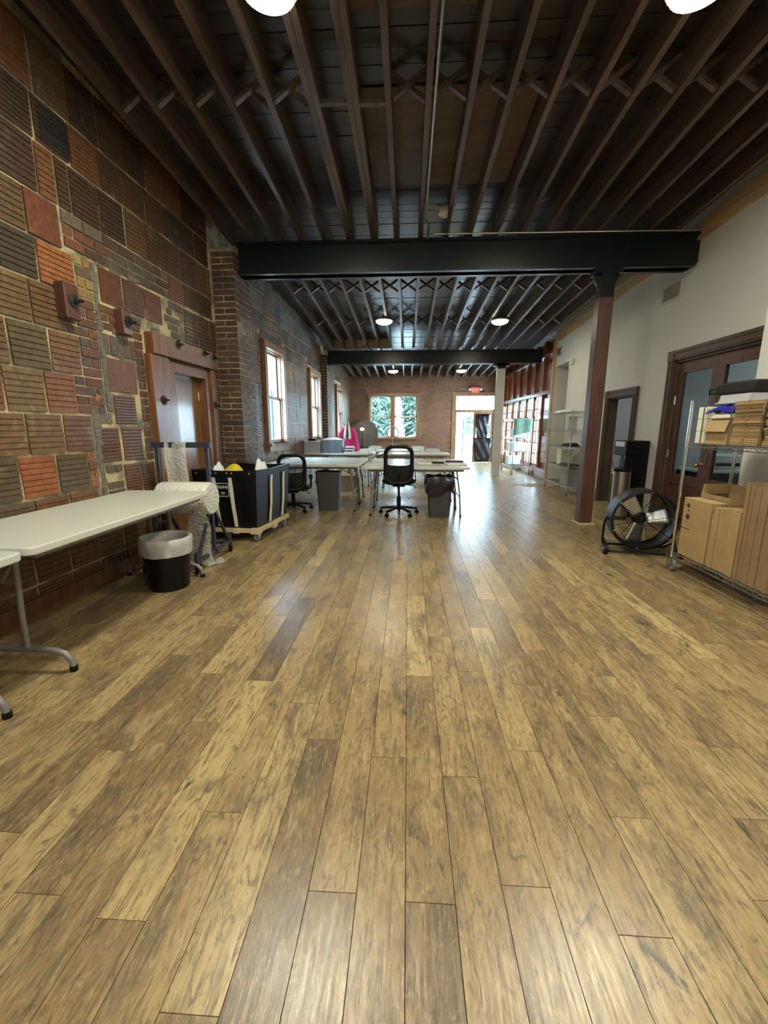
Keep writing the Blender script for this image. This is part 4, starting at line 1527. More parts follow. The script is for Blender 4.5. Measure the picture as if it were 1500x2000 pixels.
# the load that fills the cart up to below its rim
heap('packing_fill', 'dark packing material filling the black laundry cart', 'packing', M['black_fabric'], -2.01, 5.09, .60, .58, .76, .06, 2)
heap('yellow_cloth', 'yellow cloth bundle at the front of the black laundry cart', 'cloth', M['yellow'], -2.05, 4.86, .665, .32, .30, .205, 1)
heap('white_bundle', 'crumpled white packing bundle at the wall side of the laundry cart', 'packing', M['paper'], -2.27, 4.96, .665, .11, .24, .22, 3)
heap('white_bag', 'white bag with a dark print by the right rim of the laundry cart', 'bag', M['paper'], -1.77, 5.02, .665, .15, .2, .27, 4)

# ------------------------------------------------------------------ right: chrome wire shelving cart


def wire_unit(label, x0, x1, y0, y1, shelves, ztop, casters=True, wires=14, mat='chrome', group=None, name='wire_shelving'):
    t = thing(name, label, 'shelving', ((x0 + x1) / 2, (y0 + y1) / 2, 0), 0, group)
    zb = .11 if casters else 0
    for x in (x0, x1):
        for y in (y0, y1):
            p = MB().cyl((x, y, zb), (x, y, ztop), .0125, n=10).build('post', M[mat], t, world=True)
            if casters:
                c = MB().cyl((x - .016, y - .02, .058), (x + .016, y - .02, .058), .058, n=20).build('caster', M['rubber'], p)
                c.location = (-t.location[0], -t.location[1], 0)
                k = MB().box(x - .03, x - .02, y - .04, y + .02, .05, .125).box(x + .02, x + .03, y - .04, y + .02, .05, .125).box(x - .03, x + .03, y - .045, y + .03, .115, .135).build('caster_fork', M['steel'], p)
                k.location = (-t.location[0], -t.location[1], 0)
            else:
                MB().cyl((x, y, 0), (x, y, .025), .018, n=10).build('foot', M['black'], p).location = (-t.location[0], -t.location[1], 0)
    for z in shelves:
        m = MB()
        r = .004
        for zz in (z, z - .035):
            m.cyl((x0, y0, zz), (x0, y1, zz), r, n=6).cyl((x1, y0, zz), (x1, y1, zz), r, n=6).cyl((x0, y0, zz), (x1, y0, zz), r, n=6).cyl((x0, y1, zz), (x1, y1, zz), r, n=6)
        for (a, b) in (((x0, y0), (x0, y1)), ((x1, y0), (x1, y1)), ((x0, y1), (x1, y1))):
            ln = math.hypot(b[0] - a[0], b[1] - a[1])
            k = max(2, int(ln / .045))
            pts = [(a[0] + (b[0] - a[0]) * i / k, a[1] + (b[1] - a[1]) * i / k, z - (.035 if i % 2 else 0)) for i in range(k + 1)]
            m.tube(pts, .0028, 5)
        k = max(3, int((y1 - y0) / .028))
        for i in range(1, k):
            y = y0 + (y1 - y0) * i / k
            m.cyl((x0, y, z + .003), (x1, y, z + .003), .002, n=4)
        m.build('shelf', M[mat], t, world=True)
    return t


SX0, SX1, SY0, SY1 = 2.47, 2.89, 2.07, 3.90
su = wire_unit('chrome wire shelving cart on casters loaded with cardboard, by the glazed doors', SX0, SX1, SY0, SY1, (.165, 1.165), 1.53)
for y in (3.77, 3.46, 3.16, 2.85):
    MB().tube([(SX0 + .02, y, 1.17), (SX0 + .02, y, 1.46), (SX0 + .04, y, 1.485), (SX1 - .04, y, 1.485), (SX1 - .02, y, 1.46), (SX1 - .02, y, 1.17)], .005, 6).build('divider', M['chrome'], su, smooth=True, world=True)


def carton(name, label, cat, x0, x1, y0, y1, z0, z1, mat='cardboard', group=None, lid=True):
    t = thing(name, label, cat, ((x0 + x1) / 2, (y0 + y1) / 2, z0), 0, group)
    MB().box(x0, x1, y0, y1, z0, z1).build('body', M[mat], t, world=True, bevel=.003)
    if lid:
        MB().box(x0 - .004, x1 + .004, y0 - .004, y1 + .004, z1 - .03, z1 + .003).build('lid', M[mat], t, world=True)
    return t


ZS = 1.170
for i in range(3):
    carton('white_box', ['lowest', 'middle', 'top'][i] + ' white box of the three stacked at the far end of the shelving cart', 'box', 2.52, 2.84, 3.785, 3.885, ZS + i * .102, ZS + i * .102 + .099, 'white_card', 'white boxes on the shelving cart', False)
ob = thing('open_carton', 'small open brown carton with flaps down, next to the white boxes', 'box', (2.66, 3.615, ZS))
MB().box(2.51, 2.515, 3.49, 3.74, ZS, ZS + .19).box(2.825, 2.83, 3.49, 3.74, ZS, ZS + .19).box(2.515, 2.825, 3.735, 3.74, ZS, ZS + .19).box(2.515, 2.825, 3.49, 3.495, ZS, ZS + .19).box(2.515, 2.825, 3.495, 3.735, ZS, ZS + .006).build('body', M['cardboard'], ob, world=True)
MB().bar((2.51, 3.615, ZS + .19), (2.485, 3.615, ZS + .10), .24, .004, (1, 0, .3)).build('flap', M['cardboard'], ob, world=True)
tag(MB().box(2.53, 2.81, 3.51, 3.72, ZS + .008, ZS + .205).build('paper_stack', M['paper']), 'stack of white papers sitting in the small open carton', 'paper')
tag(MB().box(2.50, 2.78, 3.485, 3.725, ZS + .207, ZS + .235).build('document_tray', M['white_card']), 'flat white document box lying on the papers in the carton', 'box')


def bagf(u, v):
    a, b = u * 2 - 1, v * 2 - 1
    return (a * .12, b * .145, .045 * (1 - a * a) * (1 - b ** 4) + .015 * math.sin(6 * a + 5 * b))


bb = MB().grid(bagf, 12, 14).build('mailer_bag', M['blue_bag'], None, smooth=True, solid=.004)
bb.location = (2.62, 3.615, ZS + .258)
bb.rotation_euler = (0, 0, .2)
tag(bb, 'shiny dark blue plastic mailer bag on top of the white document box', 'bag')


def flat_bundle(i, y0, y1, z, h, x0=2.50, x1=2.86):
    d = random.uniform(-.012, .012)
    t = thing('cardboard_bundle', ['lowest', 'second lowest', 'third from bottom', 'fourth from bottom', 'fifth from bottom', 'sixth from bottom', 'second from top', 'top'][i] + ' bundle of folded brown cartons in the stack on the upper shelf', 'cardboard', ((x0 + x1) / 2, (y0 + y1) / 2, z), 0, 'folded carton bundles on the upper shelf')
    k = 3
    for j in range(k):
        e = random.uniform(-.006, .006)
        MB().box(x0 + d + e, x1, y0 + e, y1 + e, z + j * h / k + .001, z + (j + 1) * h / k - .001).build('folded_carton', M['cardboard'] if (i + j) % 3 else M['cardboard_dark'], t, world=True)
    MB().box(x0 + d - .008, x1 + .002, (y0 + y1) / 2 - .003, (y0 + y1) / 2 + .003, z - .000, z + h).build('string', M['cardboard_dark'], t, world=True)


for i in range(8):
    flat_bundle(i, 3.175, 3.44, ZS + i * .041, .040)
for i in range(7):
    t = thing('cardboard_bundle', ['lowest', 'second', 'third', 'fourth', 'fifth', 'sixth', 'topmost'][i] + ' carton bundle, counting upward, in the picture-edge stack on the upper shelf', 'cardboard', (2.68, 3.0, ZS + i * .044), 0, 'folded carton bundles at the picture edge')
    for j in range(3):
        MB().box(2.50 + random.uniform(-.01, .01), 2.86, 2.87, 3.14 + random.uniform(-.01, .01), ZS + i * .044 + j * .0143 + .001, ZS + i * .044 + (j + 1) * .0143).build('folded_carton', M['cardboard'] if j % 2 else M['cardboard_dark'], t, world=True)
cb = thing('clear_bin', 'clear plastic bin upside down behind the blue bag on the shelving cart', 'bin', (2.72, 3.60, 1.493))
MB().prism([(-.14, 0), (.14, 0), (.12, .07), (-.12, .07)], -.16, .16, 'Y').build('body', M['clear_tote'], cb, fixn=True)
MB().box(-.15, .15, -.17, .17, 0, .012).build('rim', M['clear_tote'], cb)
tt = thing('black_tote_bag', 'black fabric tote lying on top of the clear bin', 'bag', (2.73, 3.64, 1.566))
MB().prism([(-.19, 0), (.19, 0), (.235, .085), (.10, .10), (-.22, .095)], -.12, .12, 'Y').xform(Matrix.Rotation(PI / 2, 4, 'Z')).build('body', M['black_fabric'], tt, bevel=.02, seg=2, fixn=True)
MB().tube([(-.1, .2, .06), (-.14, .25, .05), (-.12, .28, .02), (-.06, .25, .03)], .012, 6).build('handle', M['black_fabric'], tt, smooth=True)

# lower shelf
ZL = .172
pb = thing('printed_carton', 'tall flat brown carton with printed handling symbols on the lower shelf', 'box', (2.56, 3.72, ZL))
MB().box(2.495, 2.62, 3.53, 3.865, ZL, ZL + .52).build('body', M['cardboard'], pb, world=True, bevel=.003)
MB().box(2.494, 2.4955, 3.745, 3.86, ZL + .245, ZL + .251).build('seam', M['print'], pb, world=True)
for y, z, r in ((3.80, .455, .020), (3.795, .355, .026)):
    MB().lathe([(r * (.6 if z > .4 else 0), 0), (r, 0), (r, .001), (r * (.6 if z > .4 else 0), .001)], (2.4945, y, ZL + z), 16, 'X').build('printed_symbol', M['print'], pb, world=True)
MB().box(2.494, 2.4955, 3.835, 3.84, ZL + .43, ZL + .48).box(2.494, 2.4955, 3.785, 3.80, ZL + .40, ZL + .42).box(2.494, 2.4955, 3.79, 3.805, ZL + .305, ZL + .313).build('printed_mark', M['print'], pb, world=True)
oc = thing('open_carton', 'larger open brown carton behind the printed carton on the lower shelf', 'box', (2.76, 3.66, ZL))
MB().box(2.64, 2.645, 3.535, 3.88, ZL, ZL + .56).box(2.865, 2.87, 3.535, 3.88, ZL, ZL + .64).box(2.645, 2.865, 3.875, 3.88, ZL, ZL + .60).box(2.645, 2.865, 3.535, 3.54, ZL, ZL + .60).box(2.645, 2.865, 3.54, 3.875, ZL, ZL + .006).build('body', M['cardboard'], oc, world=True)
MB().box(2.646, 2.864, 3.86, 3.874, ZL + .55, ZL + .64).build('flap', M['cardboard'], oc, world=True)
for i in range(12):
    y1 = 3.515 - i * .0255
    hgt = .50 + random.uniform(-.012, .012) - (.06 if i == 0 else 0)
    o = MB().box(2.50 + random.uniform(-.008, .008), 2.82, y1 - .0235, y1, ZL, ZL + hgt).build('folded_carton', M['cardboard'])
    tag(o, ['first', 'second', 'third', 'fourth', 'fifth', 'sixth', 'seventh', 'eighth', 'ninth', 'tenth', 'eleventh', 'twelfth'][i] + ' upright tan folded carton counting from the printed carton', 'cardboard', 'upright folded cartons on the lower shelf')
for i in range(9):
    y1 = 3.195 - i * .034
    o = MB().box(2.495 + random.uniform(-.006, .006), 2.86, y1 - .031, y1, ZL, ZL + .73 + random.uniform(-.02, .01)).build('tall_folded_carton', M['cardboard_dark'])
    tag(o, ['first', 'second', 'third', 'fourth', 'fifth', 'sixth', 'seventh', 'eighth', 'ninth'][i] + ' tall dark brown folded carton counting from the tan folded cartons', 'cardboard', 'tall upright folded cartons on the lower shelf')

# ------------------------------------------------------------------ drum fan
fan = thing('drum_fan', 'large black drum floor fan with aluminium blades beside the shelving cart', 'fan', (2.46, 4.46, 0), math.radians(-12))
FC = (0, 0, .365)
MB().lathe([(.285, -.13), (.31, -.125), (.315, 0), (.31, .125), (.285, .13), (.295, .115), (.300, 0), (.295, -.115), (.285, -.13)], FC, 48, 'Y', caps=False).build('drum', M['black'], fan, smooth=True)
for fy, nm in ((-.12, 'front_guard'), (.12, 'rear_guard')):
    g = MB()
    for r in [.05 + .0245 * i for i in range(10)]:
        g.tube([(r * math.cos(2 * PI * k / 32), fy, .365 + r * math.sin(2 * PI * k / 32)) for k in range(32)], .0016, 4, closed=True)
    for k in range(8):
        a = 2 * PI * k / 8 + .2
        g.cyl((.03 * math.cos(a), fy, .365 + .03 * math.sin(a)), (.30 * math.cos(a), fy, .365 + .30 * math.sin(a)), .003, n=5)
    g.build(nm, M['black'], fan)
for k, a0 in enumerate((128, 12, 258)):
    a = math.radians(a0)

    def blade(u, v, a=a):
        r = .05 + .215 * v
        w = (u - .5) * (.10 + .075 * v)
        return (math.cos(a) * r - math.sin(a) * w, -.01 + w * .45, .365 + math.sin(a) * r + math.cos(a) * w)
    MB().grid(blade, 6, 6).build('blade', M['aluminium'], fan, smooth=True, solid=.004)
MB().lathe([(0, -.07), (.03, -.065), (.045, -.04), (.045, .05), (0, .05)], FC, 20, 'Y').build('hub', M['black'], fan, smooth=True)
MB().lathe([(0, .05), (.07, .05), (.075, .07), (.075, .11), (0, .115)], FC, 20, 'Y').build('motor', M['black'], fan, smooth=True)
for s in (-1, 1):
    MB().tube([(s * .318, 0, .365), (s * .34, 0, .30), (s * .34, .02, .12), (s * .30, .16, .03)], .012, 8).tube([(s * .34, .0, .14), (s * .31, -.16, .03)], .012, 8).build('stand_side', M['black'], fan, smooth=True)
MB().tube([(-.31, -.16, .03), (.31, -.16, .03)], .012, 8).tube([(-.30, .16, .03), (.30, .16, .03)], .012, 8).build('stand_bar', M['black'], fan, smooth=True)
for s in (-1, 1):
    w = MB().cyl((s * .325, -.16, .055), (s * .365, -.16, .055), .055, n=24).build('wheel', M['black'], fan, smooth=True)
    MB().cyl((s * .320, -.16, .055), (s * .372, -.16, .055), .014, n=10).build('hubcap', M['steel'], w)
for k in range(6):
    a = 2 * PI * k / 6 + .4
    MB().cyl((.295 * math.cos(a), -.137, .365 + .295 * math.sin(a)), (.295 * math.cos(a), -.128, .365 + .295 * math.sin(a)), .008, n=8).build('screw', M['steel'], fan)

# ------------------------------------------------------------------ water cooler, steel bin, mop bucket
wd = thing('water_cooler', 'tall black water dispenser standing against the white wall', 'water cooler', (3.325, 6.50, 0))
MB().box(3.16, 3.49, 6.31, 6.68, 0, .62).box(3.26, 3.49, 6.31, 6.68, .62, .90).box(3.16, 3.49, 6.31, 6.68, .90, 1.115).box(3.16, 3.26, 6.31, 6.33, .62, .90).build('body', M['black'], wd, world=True, bevel=.008)
MB().box(3.155, 3.163, 6.36, 6.63, 1.03, 1.10).build('control_panel', M['steel'], wd, world=True)
MB().box(3.12, 3.27, 6.37, 6.62, .62, .635).build('drip_tray', M['steel'], wd, world=True)
for y in (6.44, 6.55):
    MB().cyl((3.22, y, .91), (3.22, y, .85), .016, n=10).build('tap', M['white_plastic'], wd, world=True)
sb = thing('steel_bin', 'slim round stainless steel bin with black lid beside the water cooler', 'bin', (3.075, 6.18, 0))
MB().lathe([(0, .06), (.112, .06), (.112, .69), (0, .69)], n=28).build('body', M['steel'], sb, smooth=True)
MB().lathe([(0, 0), (.110, 0), (.114, .01), (.114, .06), (0, .06)], n=28).build('foot_ring', M['bin_grey'], sb, smooth=True)
MB().lathe([(.114, .69), (.116, .725), (.085, .742), (.05, .738), (0, .735)], n=28).build('lid', M['black'], sb, smooth=True)
mb = thing('mop_bucket', 'yellow mop bucket with handle seen through the doorway', 'bucket', (4.10, 8.40, 0))
MB().prism([(-.15, .06), (.15, .06), (.19, .36), (-.19, .36)], -.2, .2, 'Y').build('body', M['mop_yellow'], mb, fixn=True)
MB().prism([(-.12, .36), (.12, .36), (.14, .50), (-.14, .50)], -.02, .2, 'Y').build('wringer', M['mop_yellow'], mb, fixn=True)
MB().tube([(0, .1, .42), (-.12, .12, .78), (-.18, .14, .95)], .012, 6).build('handle', M['steel'], mb, smooth=True)
for x in (-.12, .12):
    for y in (-.16, .16):
        MB().cyl((x - .012, y, .03), (x + .012, y, .03), .03, n=12).box(x - .008, x + .008, y - .008, y + .008, .03, .07).build('caster', M['black'], mb)

# ------------------------------------------------------------------ wire shelving along the right wall and by the column
wire_unit('tall chrome wire shelf against the white wall before the niche', 3.12, 3.44, 8.33, 9.62, (.17, .545, .93, 1.255, 1.60), 1.63, False)
for x0, x1, y0, y1, z0, z1, lab in ((3.16, 3.40, 8.5, 8.86, .175, .37, 'grey carton on the lowest shelf of the wall shelving, under another carton'), (3.16, 3.40, 8.5, 8.86, .375, .50, 'flat grey carton stacked on the lowest shelf of the wall shelving'), (3.18, 3.42, 8.95, 9.2, .55, .86, 'pale upright carton in the middle of the wall shelving')):
    carton('carton', lab, 'box', x0, x1, y0, y1, z0, z1, 'white_card' if z0 > .5 else 'stucco')
heap('dark_cloth', 'dark folded cloth on the third shelf of the wall shelving', 'cloth', M['black_fabric'], 3.28, 8.75, .94, .26, .4, .07, 5)
heap('white_cloth', 'white folded cloth lying on the top shelf of the wall shelving', 'cloth', M['paper'], 3.28, 9.3, 1.61, .28, .42, .06, 6)
tag(MB().box(3.16, 3.4, 8.45, 8.95, .56, .585).build('flat_mailer', M['dark_purple']), 'dark flat mailers on the second shelf of the wall shelving', 'mailer')
mr = wire_unit('chrome wire rack with mesh end standing beside the white column', 2.95, 3.42, 12.03, 13.35, (.22, .63, 1.02, 1.53), 1.56, True)
g = MB()
for i in range(13):
    x = 2.95 + .47 * i / 12
    g.cyl((x, 12.02, .2), (x, 12.02, 1.1), .003, n=4)
for i in range(20):
    z = .2 + .9 * i / 19
    g.cyl((2.95, 12.02, z), (3.42, 12.02, z), .003, n=4)
g.build('mesh_end', M['chrome'], mr, world=True)
gc = MB().grid(lambda u, v: (2.93 + .50 * u, 12.005 - .012 * math.sin(9 * u) if v < .7 else 12.0 + (v - .7) * 1.0, 1.545 - (.36 + .10 * (1 - u)) * max(0, (.7 - v) / .7) + .002 * math.sin(12 * u)), 16, 12).build('green_cloth', M['green_cloth'], None, smooth=True, solid=.006)
tag(gc, 'dark green patterned cloth draped over the end of the chrome mesh rack', 'cloth')
for i, (y, z) in enumerate(((12.5, .64), (12.95, .64), (12.5, 1.03), (12.95, .23))):
    carton('storage_box', ['white storage box on the lower middle shelf of the mesh rack, nearer one', 'white storage box on the lower middle shelf of the mesh rack, farther one', 'white storage box on the upper middle shelf of the mesh rack', 'white storage box on the bottom shelf of the mesh rack'][i], 'box', 3.0, 3.36, y - .17, y + .17, z, z + .24, 'white_plastic', 'white storage boxes on the mesh rack')
pts = []
for k in range(60):
    a = k * .42
    pts.append((3.0 + (.22 + .06 * math.sin(k * .7)) * math.cos(a) - .006 * k + .15, 9.6 + (.2 + .05 * math.cos(k * .5)) * math.sin(a) + .004 * k, .008 + .004 * (k % 3)))
pts += [(2.75, 9.75, .008), (2.6, 9.85, .008), (2.45, 9.80, .008)]
tag(MB().tube(pts, .006, 5).build('cord', M['cord'], None, smooth=True), 'tangled cream cord on the floor before the wall shelving', 'cord')

# ------------------------------------------------------------------ things on the middle tables
ZT = .746
pc = thing('pencil_cup', 'clear cup of pens at the seam of the middle tables', 'cup', (-.62, 7.02, ZT))
MB().lathe([(0, 0), (.038, 0), (.042, .10), (.038, .10), (.035, .006), (0, .006)], n=20).build('cup', M['clear_tote'], pc, smooth=True)
for k in range(5):
    a = k * 1.3
    MB().cyl((.012 * math.cos(a), .012 * math.sin(a), .008), (.032 * math.cos(a), .032 * math.sin(a), .145 + .01 * (k % 3)), .004, n=6).build('pen', M['pens'], pc)
carton('paper_box', 'small white paper tray beside the pencil cup', 'paper', -.55, -.40, 6.92, 7.08, ZT, ZT + .06, 'paper', None, False)
st = thing('stapler', 'black stapler lying on the small white paper tray', 'stapler', (-.45, 6.99, ZT + .061))
MB().box(-.06, .06, -.02, .02, 0, .012).build('base', M['black'], st)
MB().bar((-.055, 0, .02), (.06, 0, .06), .03, .02).build('arm', M['black'], st)
for i, (x, y, w, d, h, mt, lab) in enumerate(((.26, 6.55, .24, .16, .02, 'paper', 'flat white notepad on the office chair table'), (.49, 6.74, .2, .12, .022, 'black', 'black flat pouch on the office chair table'),
                                             (.73, 6.40, .30, .22, .03, 'paper', 'white paper stack at the corner of the office chair table'), (.74, 6.66, .28, .10, .05, 'dark_purple', 'dark folder lying behind the paper stack at the table corner'),
                                             (-.50, 6.35, .26, .2, .004, 'paper', 'loose white sheet near the seam of the middle tables'))):
    o = MB().box(-w / 2, w / 2, -d / 2, d / 2, 0, h).build(['notepad', 'pouch', 'paper_stack', 'folder', 'paper_sheet'][i], M[mt], bevel=.003)
    o.location = (x, y, ZT)
    o.rotation_euler = (0, 0, (.1, -.2, .15, -.1, .2)[i])
    tag(o, lab, 'stationery')
gt = thing('storage_tote', 'blue-grey ribbed storage tote full of papers on the left table', 'tote', (-1.68, 9.55, ZT))
MB().prism(rrect(.46, .36, .03), 0, .27).build('body', M['tote'], gt)
MB().prism(rrect(.49, .39, .03), .25, .28).build('rim', M['tote'], gt)
for x in (-.20, -.14, -.06, .06, .14, .20):
    MB().box(x - .008, x + .008, -.192, -.18, .01, .26).build('rib', M['tote'], gt)
heap('loose_papers', 'heap of loose papers on top of the blue-grey tote', 'paper', M['paper'], -1.68, 9.55, ZT + .285, .42, .32, .05, 7)
cl = thing('clear_tote', 'clear plastic tote beside the blue-grey tote', 'tote', (-2.135, 9.58, ZT))
MB().prism(rrect(.38, .34, .04), 0, .25).build('body', M['clear_tote'], cl)
MB().prism(rrect(.40, .36, .04), .245, .26).build('lid', M['white_plastic'], cl)
tag(MB().box(-2.24, -2.06, 9.5, 9.66, ZT + .262, ZT + .31).build('black_device', M['black'], bevel=.01), 'small black device on the clear tote lid', 'device')
for i in range(5):
    o = MB().box(-.10, .10, -.13, .13, 0, .026).build('book', M[['paper', 'black', 'paper', 'dark_purple', 'white_card'][i]], bevel=.002)
    o.location = (-1.32 + .006 * i, 9.55, ZT + .028 * i)
    o.rotation_euler = (0, 0, .1 * (-1) ** i)
    tag(o, ['lowest white', 'black second', 'white middle', 'dark fourth', 'cream top'][i] + ' pad in the small pile right of the blue-grey tote', 'pad', 'pile of pads beside the tote')
rg = thing('ring_light', 'white ring light on a small stand on the second table row', 'ring light', (-.325, 9.42, ZT))
MB().tube([(.125 * math.cos(2 * PI * k / 32), 0, .445 + .125 * math.sin(2 * PI * k / 32)) for k in range(32)], .016, 10, closed=True).build('ring', M['ring_backlit'], rg, smooth=True)
MB().cyl((0, 0, .02), (0, 0, .31), .007, n=8).build('stem', M['white_plastic'], rg)
for k in range(3):
    a = k * 2 * PI / 3 + .5
    MB().cyl((0, 0, .10), (.10 * math.cos(a), .10 * math.sin(a), 0.004), .005, n=6).build('leg', M['white_plastic'], rg)
carton('floor_carton', 'grey brown open carton on the floor under the left tables', 'box', -1.36, -1.0, 8.55, 8.9, 0, .33, 'cardboard_dark')

# coat stand with pink coat
cs = thing('coat_stand', 'black metal coat stand in the corner by the third window', 'coat stand', (-1.56, 11.15, 0))
MB().cyl((0, 0, .02), (0, 0, 1.44), .014, n=10).build('pole', M['black'], cs)
MB().lathe([(0, 0), (.18, 0), (.18, .015), (.03, .03), (0, .03)], n=24).build('base', M['black'], cs, smooth=True)
for s in (-1, 1):
    MB().tube([(0, 0, 1.36), (s * .09, 0, 1.38), (s * .12, 0, 1.42)], .008, 6).build('hook', M['black'], cs, smooth=True)
co = thing('coat', 'bright pink coat hanging on the coat stand', 'coat', (-1.56, 11.14, .70))


def coat(u, v):
    a = u * 2 * PI
    w = .11 + .14 * (1 - v) ** .6 if v < .9 else .11 * (1 - (v - .9) * 6)
    return (math.cos(a) * w * (1.08 + .06 * math.sin(5 * a)) + .05 * (1 - v), math.sin(a) * (.10 + .03 * math.sin(7 * a)), .62 * v + .01)


MB().grid(coat, 40, 14).build('body', M['pink'], co, smooth=True)
for s in (-1, 1):
    MB().tube([(s * .10, -.02, .58), (s * .19, -.03, .44), (s * .22, -.03, .22)], .05, 10).build('sleeve', M['pink'], co, smooth=True)
sf = thing('scarf', 'cream and dark green scarf draped over the pink coat collar', 'scarf', (-1.56, 11.02, 1.05))
for i, (x0, x1, mt) in enumerate(((-.10, -.03, 'scarf'), (-.03, .03, 'dark_green'), (.03, .10, 'scarf'))):
    MB().grid(lambda u, v: ((x0 + (x1 - x0) * u) * (1 - .75 * v * v), -.02 + .10 * v * v, -.05 * (i != 1) + (.42 + .05 * (i != 1)) * v), 4, 12).build('fold', M[mt], sf, smooth=True, solid=.012)

# brown round-topped panel and small lit lamp in the far corner
dc = thing('round_backdrop', 'large dark brown round fabric panel leaning in the far left corner', 'backdrop', (-1.60, 15.95, 0), 0)
MB().lathe([(0, -.02), (.49, -.02), (.51, 0), (.49, .02), (0, .02)], (0, .05, 1.08), 40, 'Y').build('panel', M['disc'], dc, smooth=True)
MB().bar((-.2, .05, 0), (-.2, .05, .8), .03, .03, (0, 1, 0)).bar((.2, .05, 0), (.2, .05, .8), .03, .03, (0, 1, 0)).build('leg', M['black'], dc)
wl = thing('work_lamp', 'small lit lamp on a thin stand before the round brown panel', 'lamp', (-1.66, 15.6, 0))
MB().cyl((0, 0, .02), (0, 0, 1.2), .010, n=8).lathe([(0, 0), (.12, 0), (.12, .012), (0, .02)], n=18).build('stand', M['black'], wl)
MB().lathe([(0, -.05), (.05, -.05), (.075, -.01), (.06, .03), (0, .05)], (0, 0, 1.25), 18).build('bulb', M['lamp_glow'], wl, smooth=True)

# exit sign, detector, vents
ex = thing('exit_sign', 'red exit sign with two white lamp heads above the street door', 'exit sign', (2.47, YB_ - .06, 2.56))
MB().box(-.14, .14, -.03, .055, 0, .19).build('housing', M['exit_red'], ex, bevel=.006)
text_mesh('EXIT', .15, M['white_plastic'], 'lettering', ex, (0, -.033, .095), (PI / 2, 0, 0))
for s in (-1, 1):
    MB().lathe([(0, -.05), (.045, -.05), (.05, -.04), (.03, .03), (0, .03)], (s * .20, -.01, .11), 16, 'Y').cyl((s * .14, 0, .11), (s * .18, 0, .11), .012).build('lamp_head', M['white_plastic'], ex, smooth=True)
dt = thing('emergency_light', 'cream twin emergency light hanging from the joists before the nearer beam', 'detector', (.40, 5.42, zj(5.42) + .12))
MB().lathe([(.07, 0), (.085, -.03), (.08, -.06), (.04, -.085), (0, -.09)], n=24).build('dome', M['white_card'], dt, smooth=True)
MB().box(-.11, .11, -.06, .06, 0, .02).build('plate', M['steel'], dt)
vg = thing('air_vent', 'white louvred air vent high on the right plaster wall behind the post', 'vent', (XR - .005, 6.26, 2.96))
MB().box(-.012, .004, -.21, .21, 0, .02).box(-.012, .004, -.21, .21, .19, .21).box(-.012, .004, -.21, -.19, .02, .19).box(-.012, .004, .19, .21, .02, .19).build('frame', M['grille'], vg)
MB().box(-.001, .004, -.19, .19, .02, .19).build('backing', M['dark_gap'], vg)
for k in range(8):
    MB().obox((-.006, 0, .03 + k * .021), .012, .38, .004, (0, .6, 0)).build('slat', M['grille'], vg)
vg2 = thing('air_vent', 'small white air vent above the niche in the right wall', 'vent', (XR - .005, 10.50, 2.93))
MB().box(-.012, .004, -.15, .15, 0, .02).box(-.012, .004, -.15, .15, .18, .20).box(-.012, .004, -.15, -.13, .02, .18).box(-.012, .004, .13, .15, .02, .18).box(-.012, .004, -.01, .01, .02, .18).build('frame', M['grille'], vg2)
MB().box(-.001, .004, -.13, .13, .02, .18).build('backing', M['dark_gap'], vg2)
cb2 = thing('chime_box', 'small cream box on the right plaster wall near the niche corner', 'box', (XR - .03, 9.60, 2.62))
MB().box(-.02, .03, -.09, .09, 0, .12).build('cover', M['white_card'], cb2, bevel=.008)
MB().box(-.024, -.018, -.05, .05, .03, .09).build('grille', M['grille'], cb2)

dk = thing('desk', 'white desk with dark drawers seen through the glazed doors', 'desk', (4.5, 6.0, 0))
MB().box(-.65, .65, -.3, .3, .72, .75).build('desktop', M['white_plastic'], dk)
MB().box(-.62, -.25, -.28, .28, 0, .72).build('drawer_unit', M['black'], dk)
for x in (.60,):
    for y in (-.25, .25):
        MB().box(x - .02, x + .02, y - .02, y + .02, 0, .72).build('leg', M['steel'], dk)
pr_ = thing('printer', 'white rounded printer on the desk behind the glazed doors', 'printer', (4.25, 6.0, .751))
MB().prism(rrect(.40, .32, .05), 0, .2).build('body', M['white_plastic'], pr_, bevel=.02, seg=2)
MB().box(-.15, .15, -.18, -.15, .05, .09).build('paper_slot', M['black'], pr_)

# ================================================================== OUTSIDE
random.seed(5)
tag(MB().box(-14, 24, 16.5, 60, -.16, -.10).box(-14, -3.1, -6, 16.5, -.16, -.10).box(5.7, 24, 10.8, 16.5, -.16, -.10).build('ground', M['pavement']), kind='structure')
nb = thing('neighbour_house', 'pale house wall with siding boards outside the left windows', 'building', (-6.4, 9, 0))
MB().box(-6.7, -6.4, 3, 34, -.1, 6.0).build('wall', M['siding'], nb, world=True)
for k in range(40):
    z = k * .15
    MB().bar((-6.385, 3, z + .07), (-6.385, 34, z + .07), .03, .145, (.12, 0, 1)).build('siding_board', M['siding'], nb, world=True)
for y in (12.0, 14.0, 16.0, 18.0, 20.0, 22.0, 24.5, 27.0, 29.5):
    sh = MB().box(-6.36, -6.32, y, y + .45, .6, 3.0).build('shutter', M['shutter'], nb, world=True)


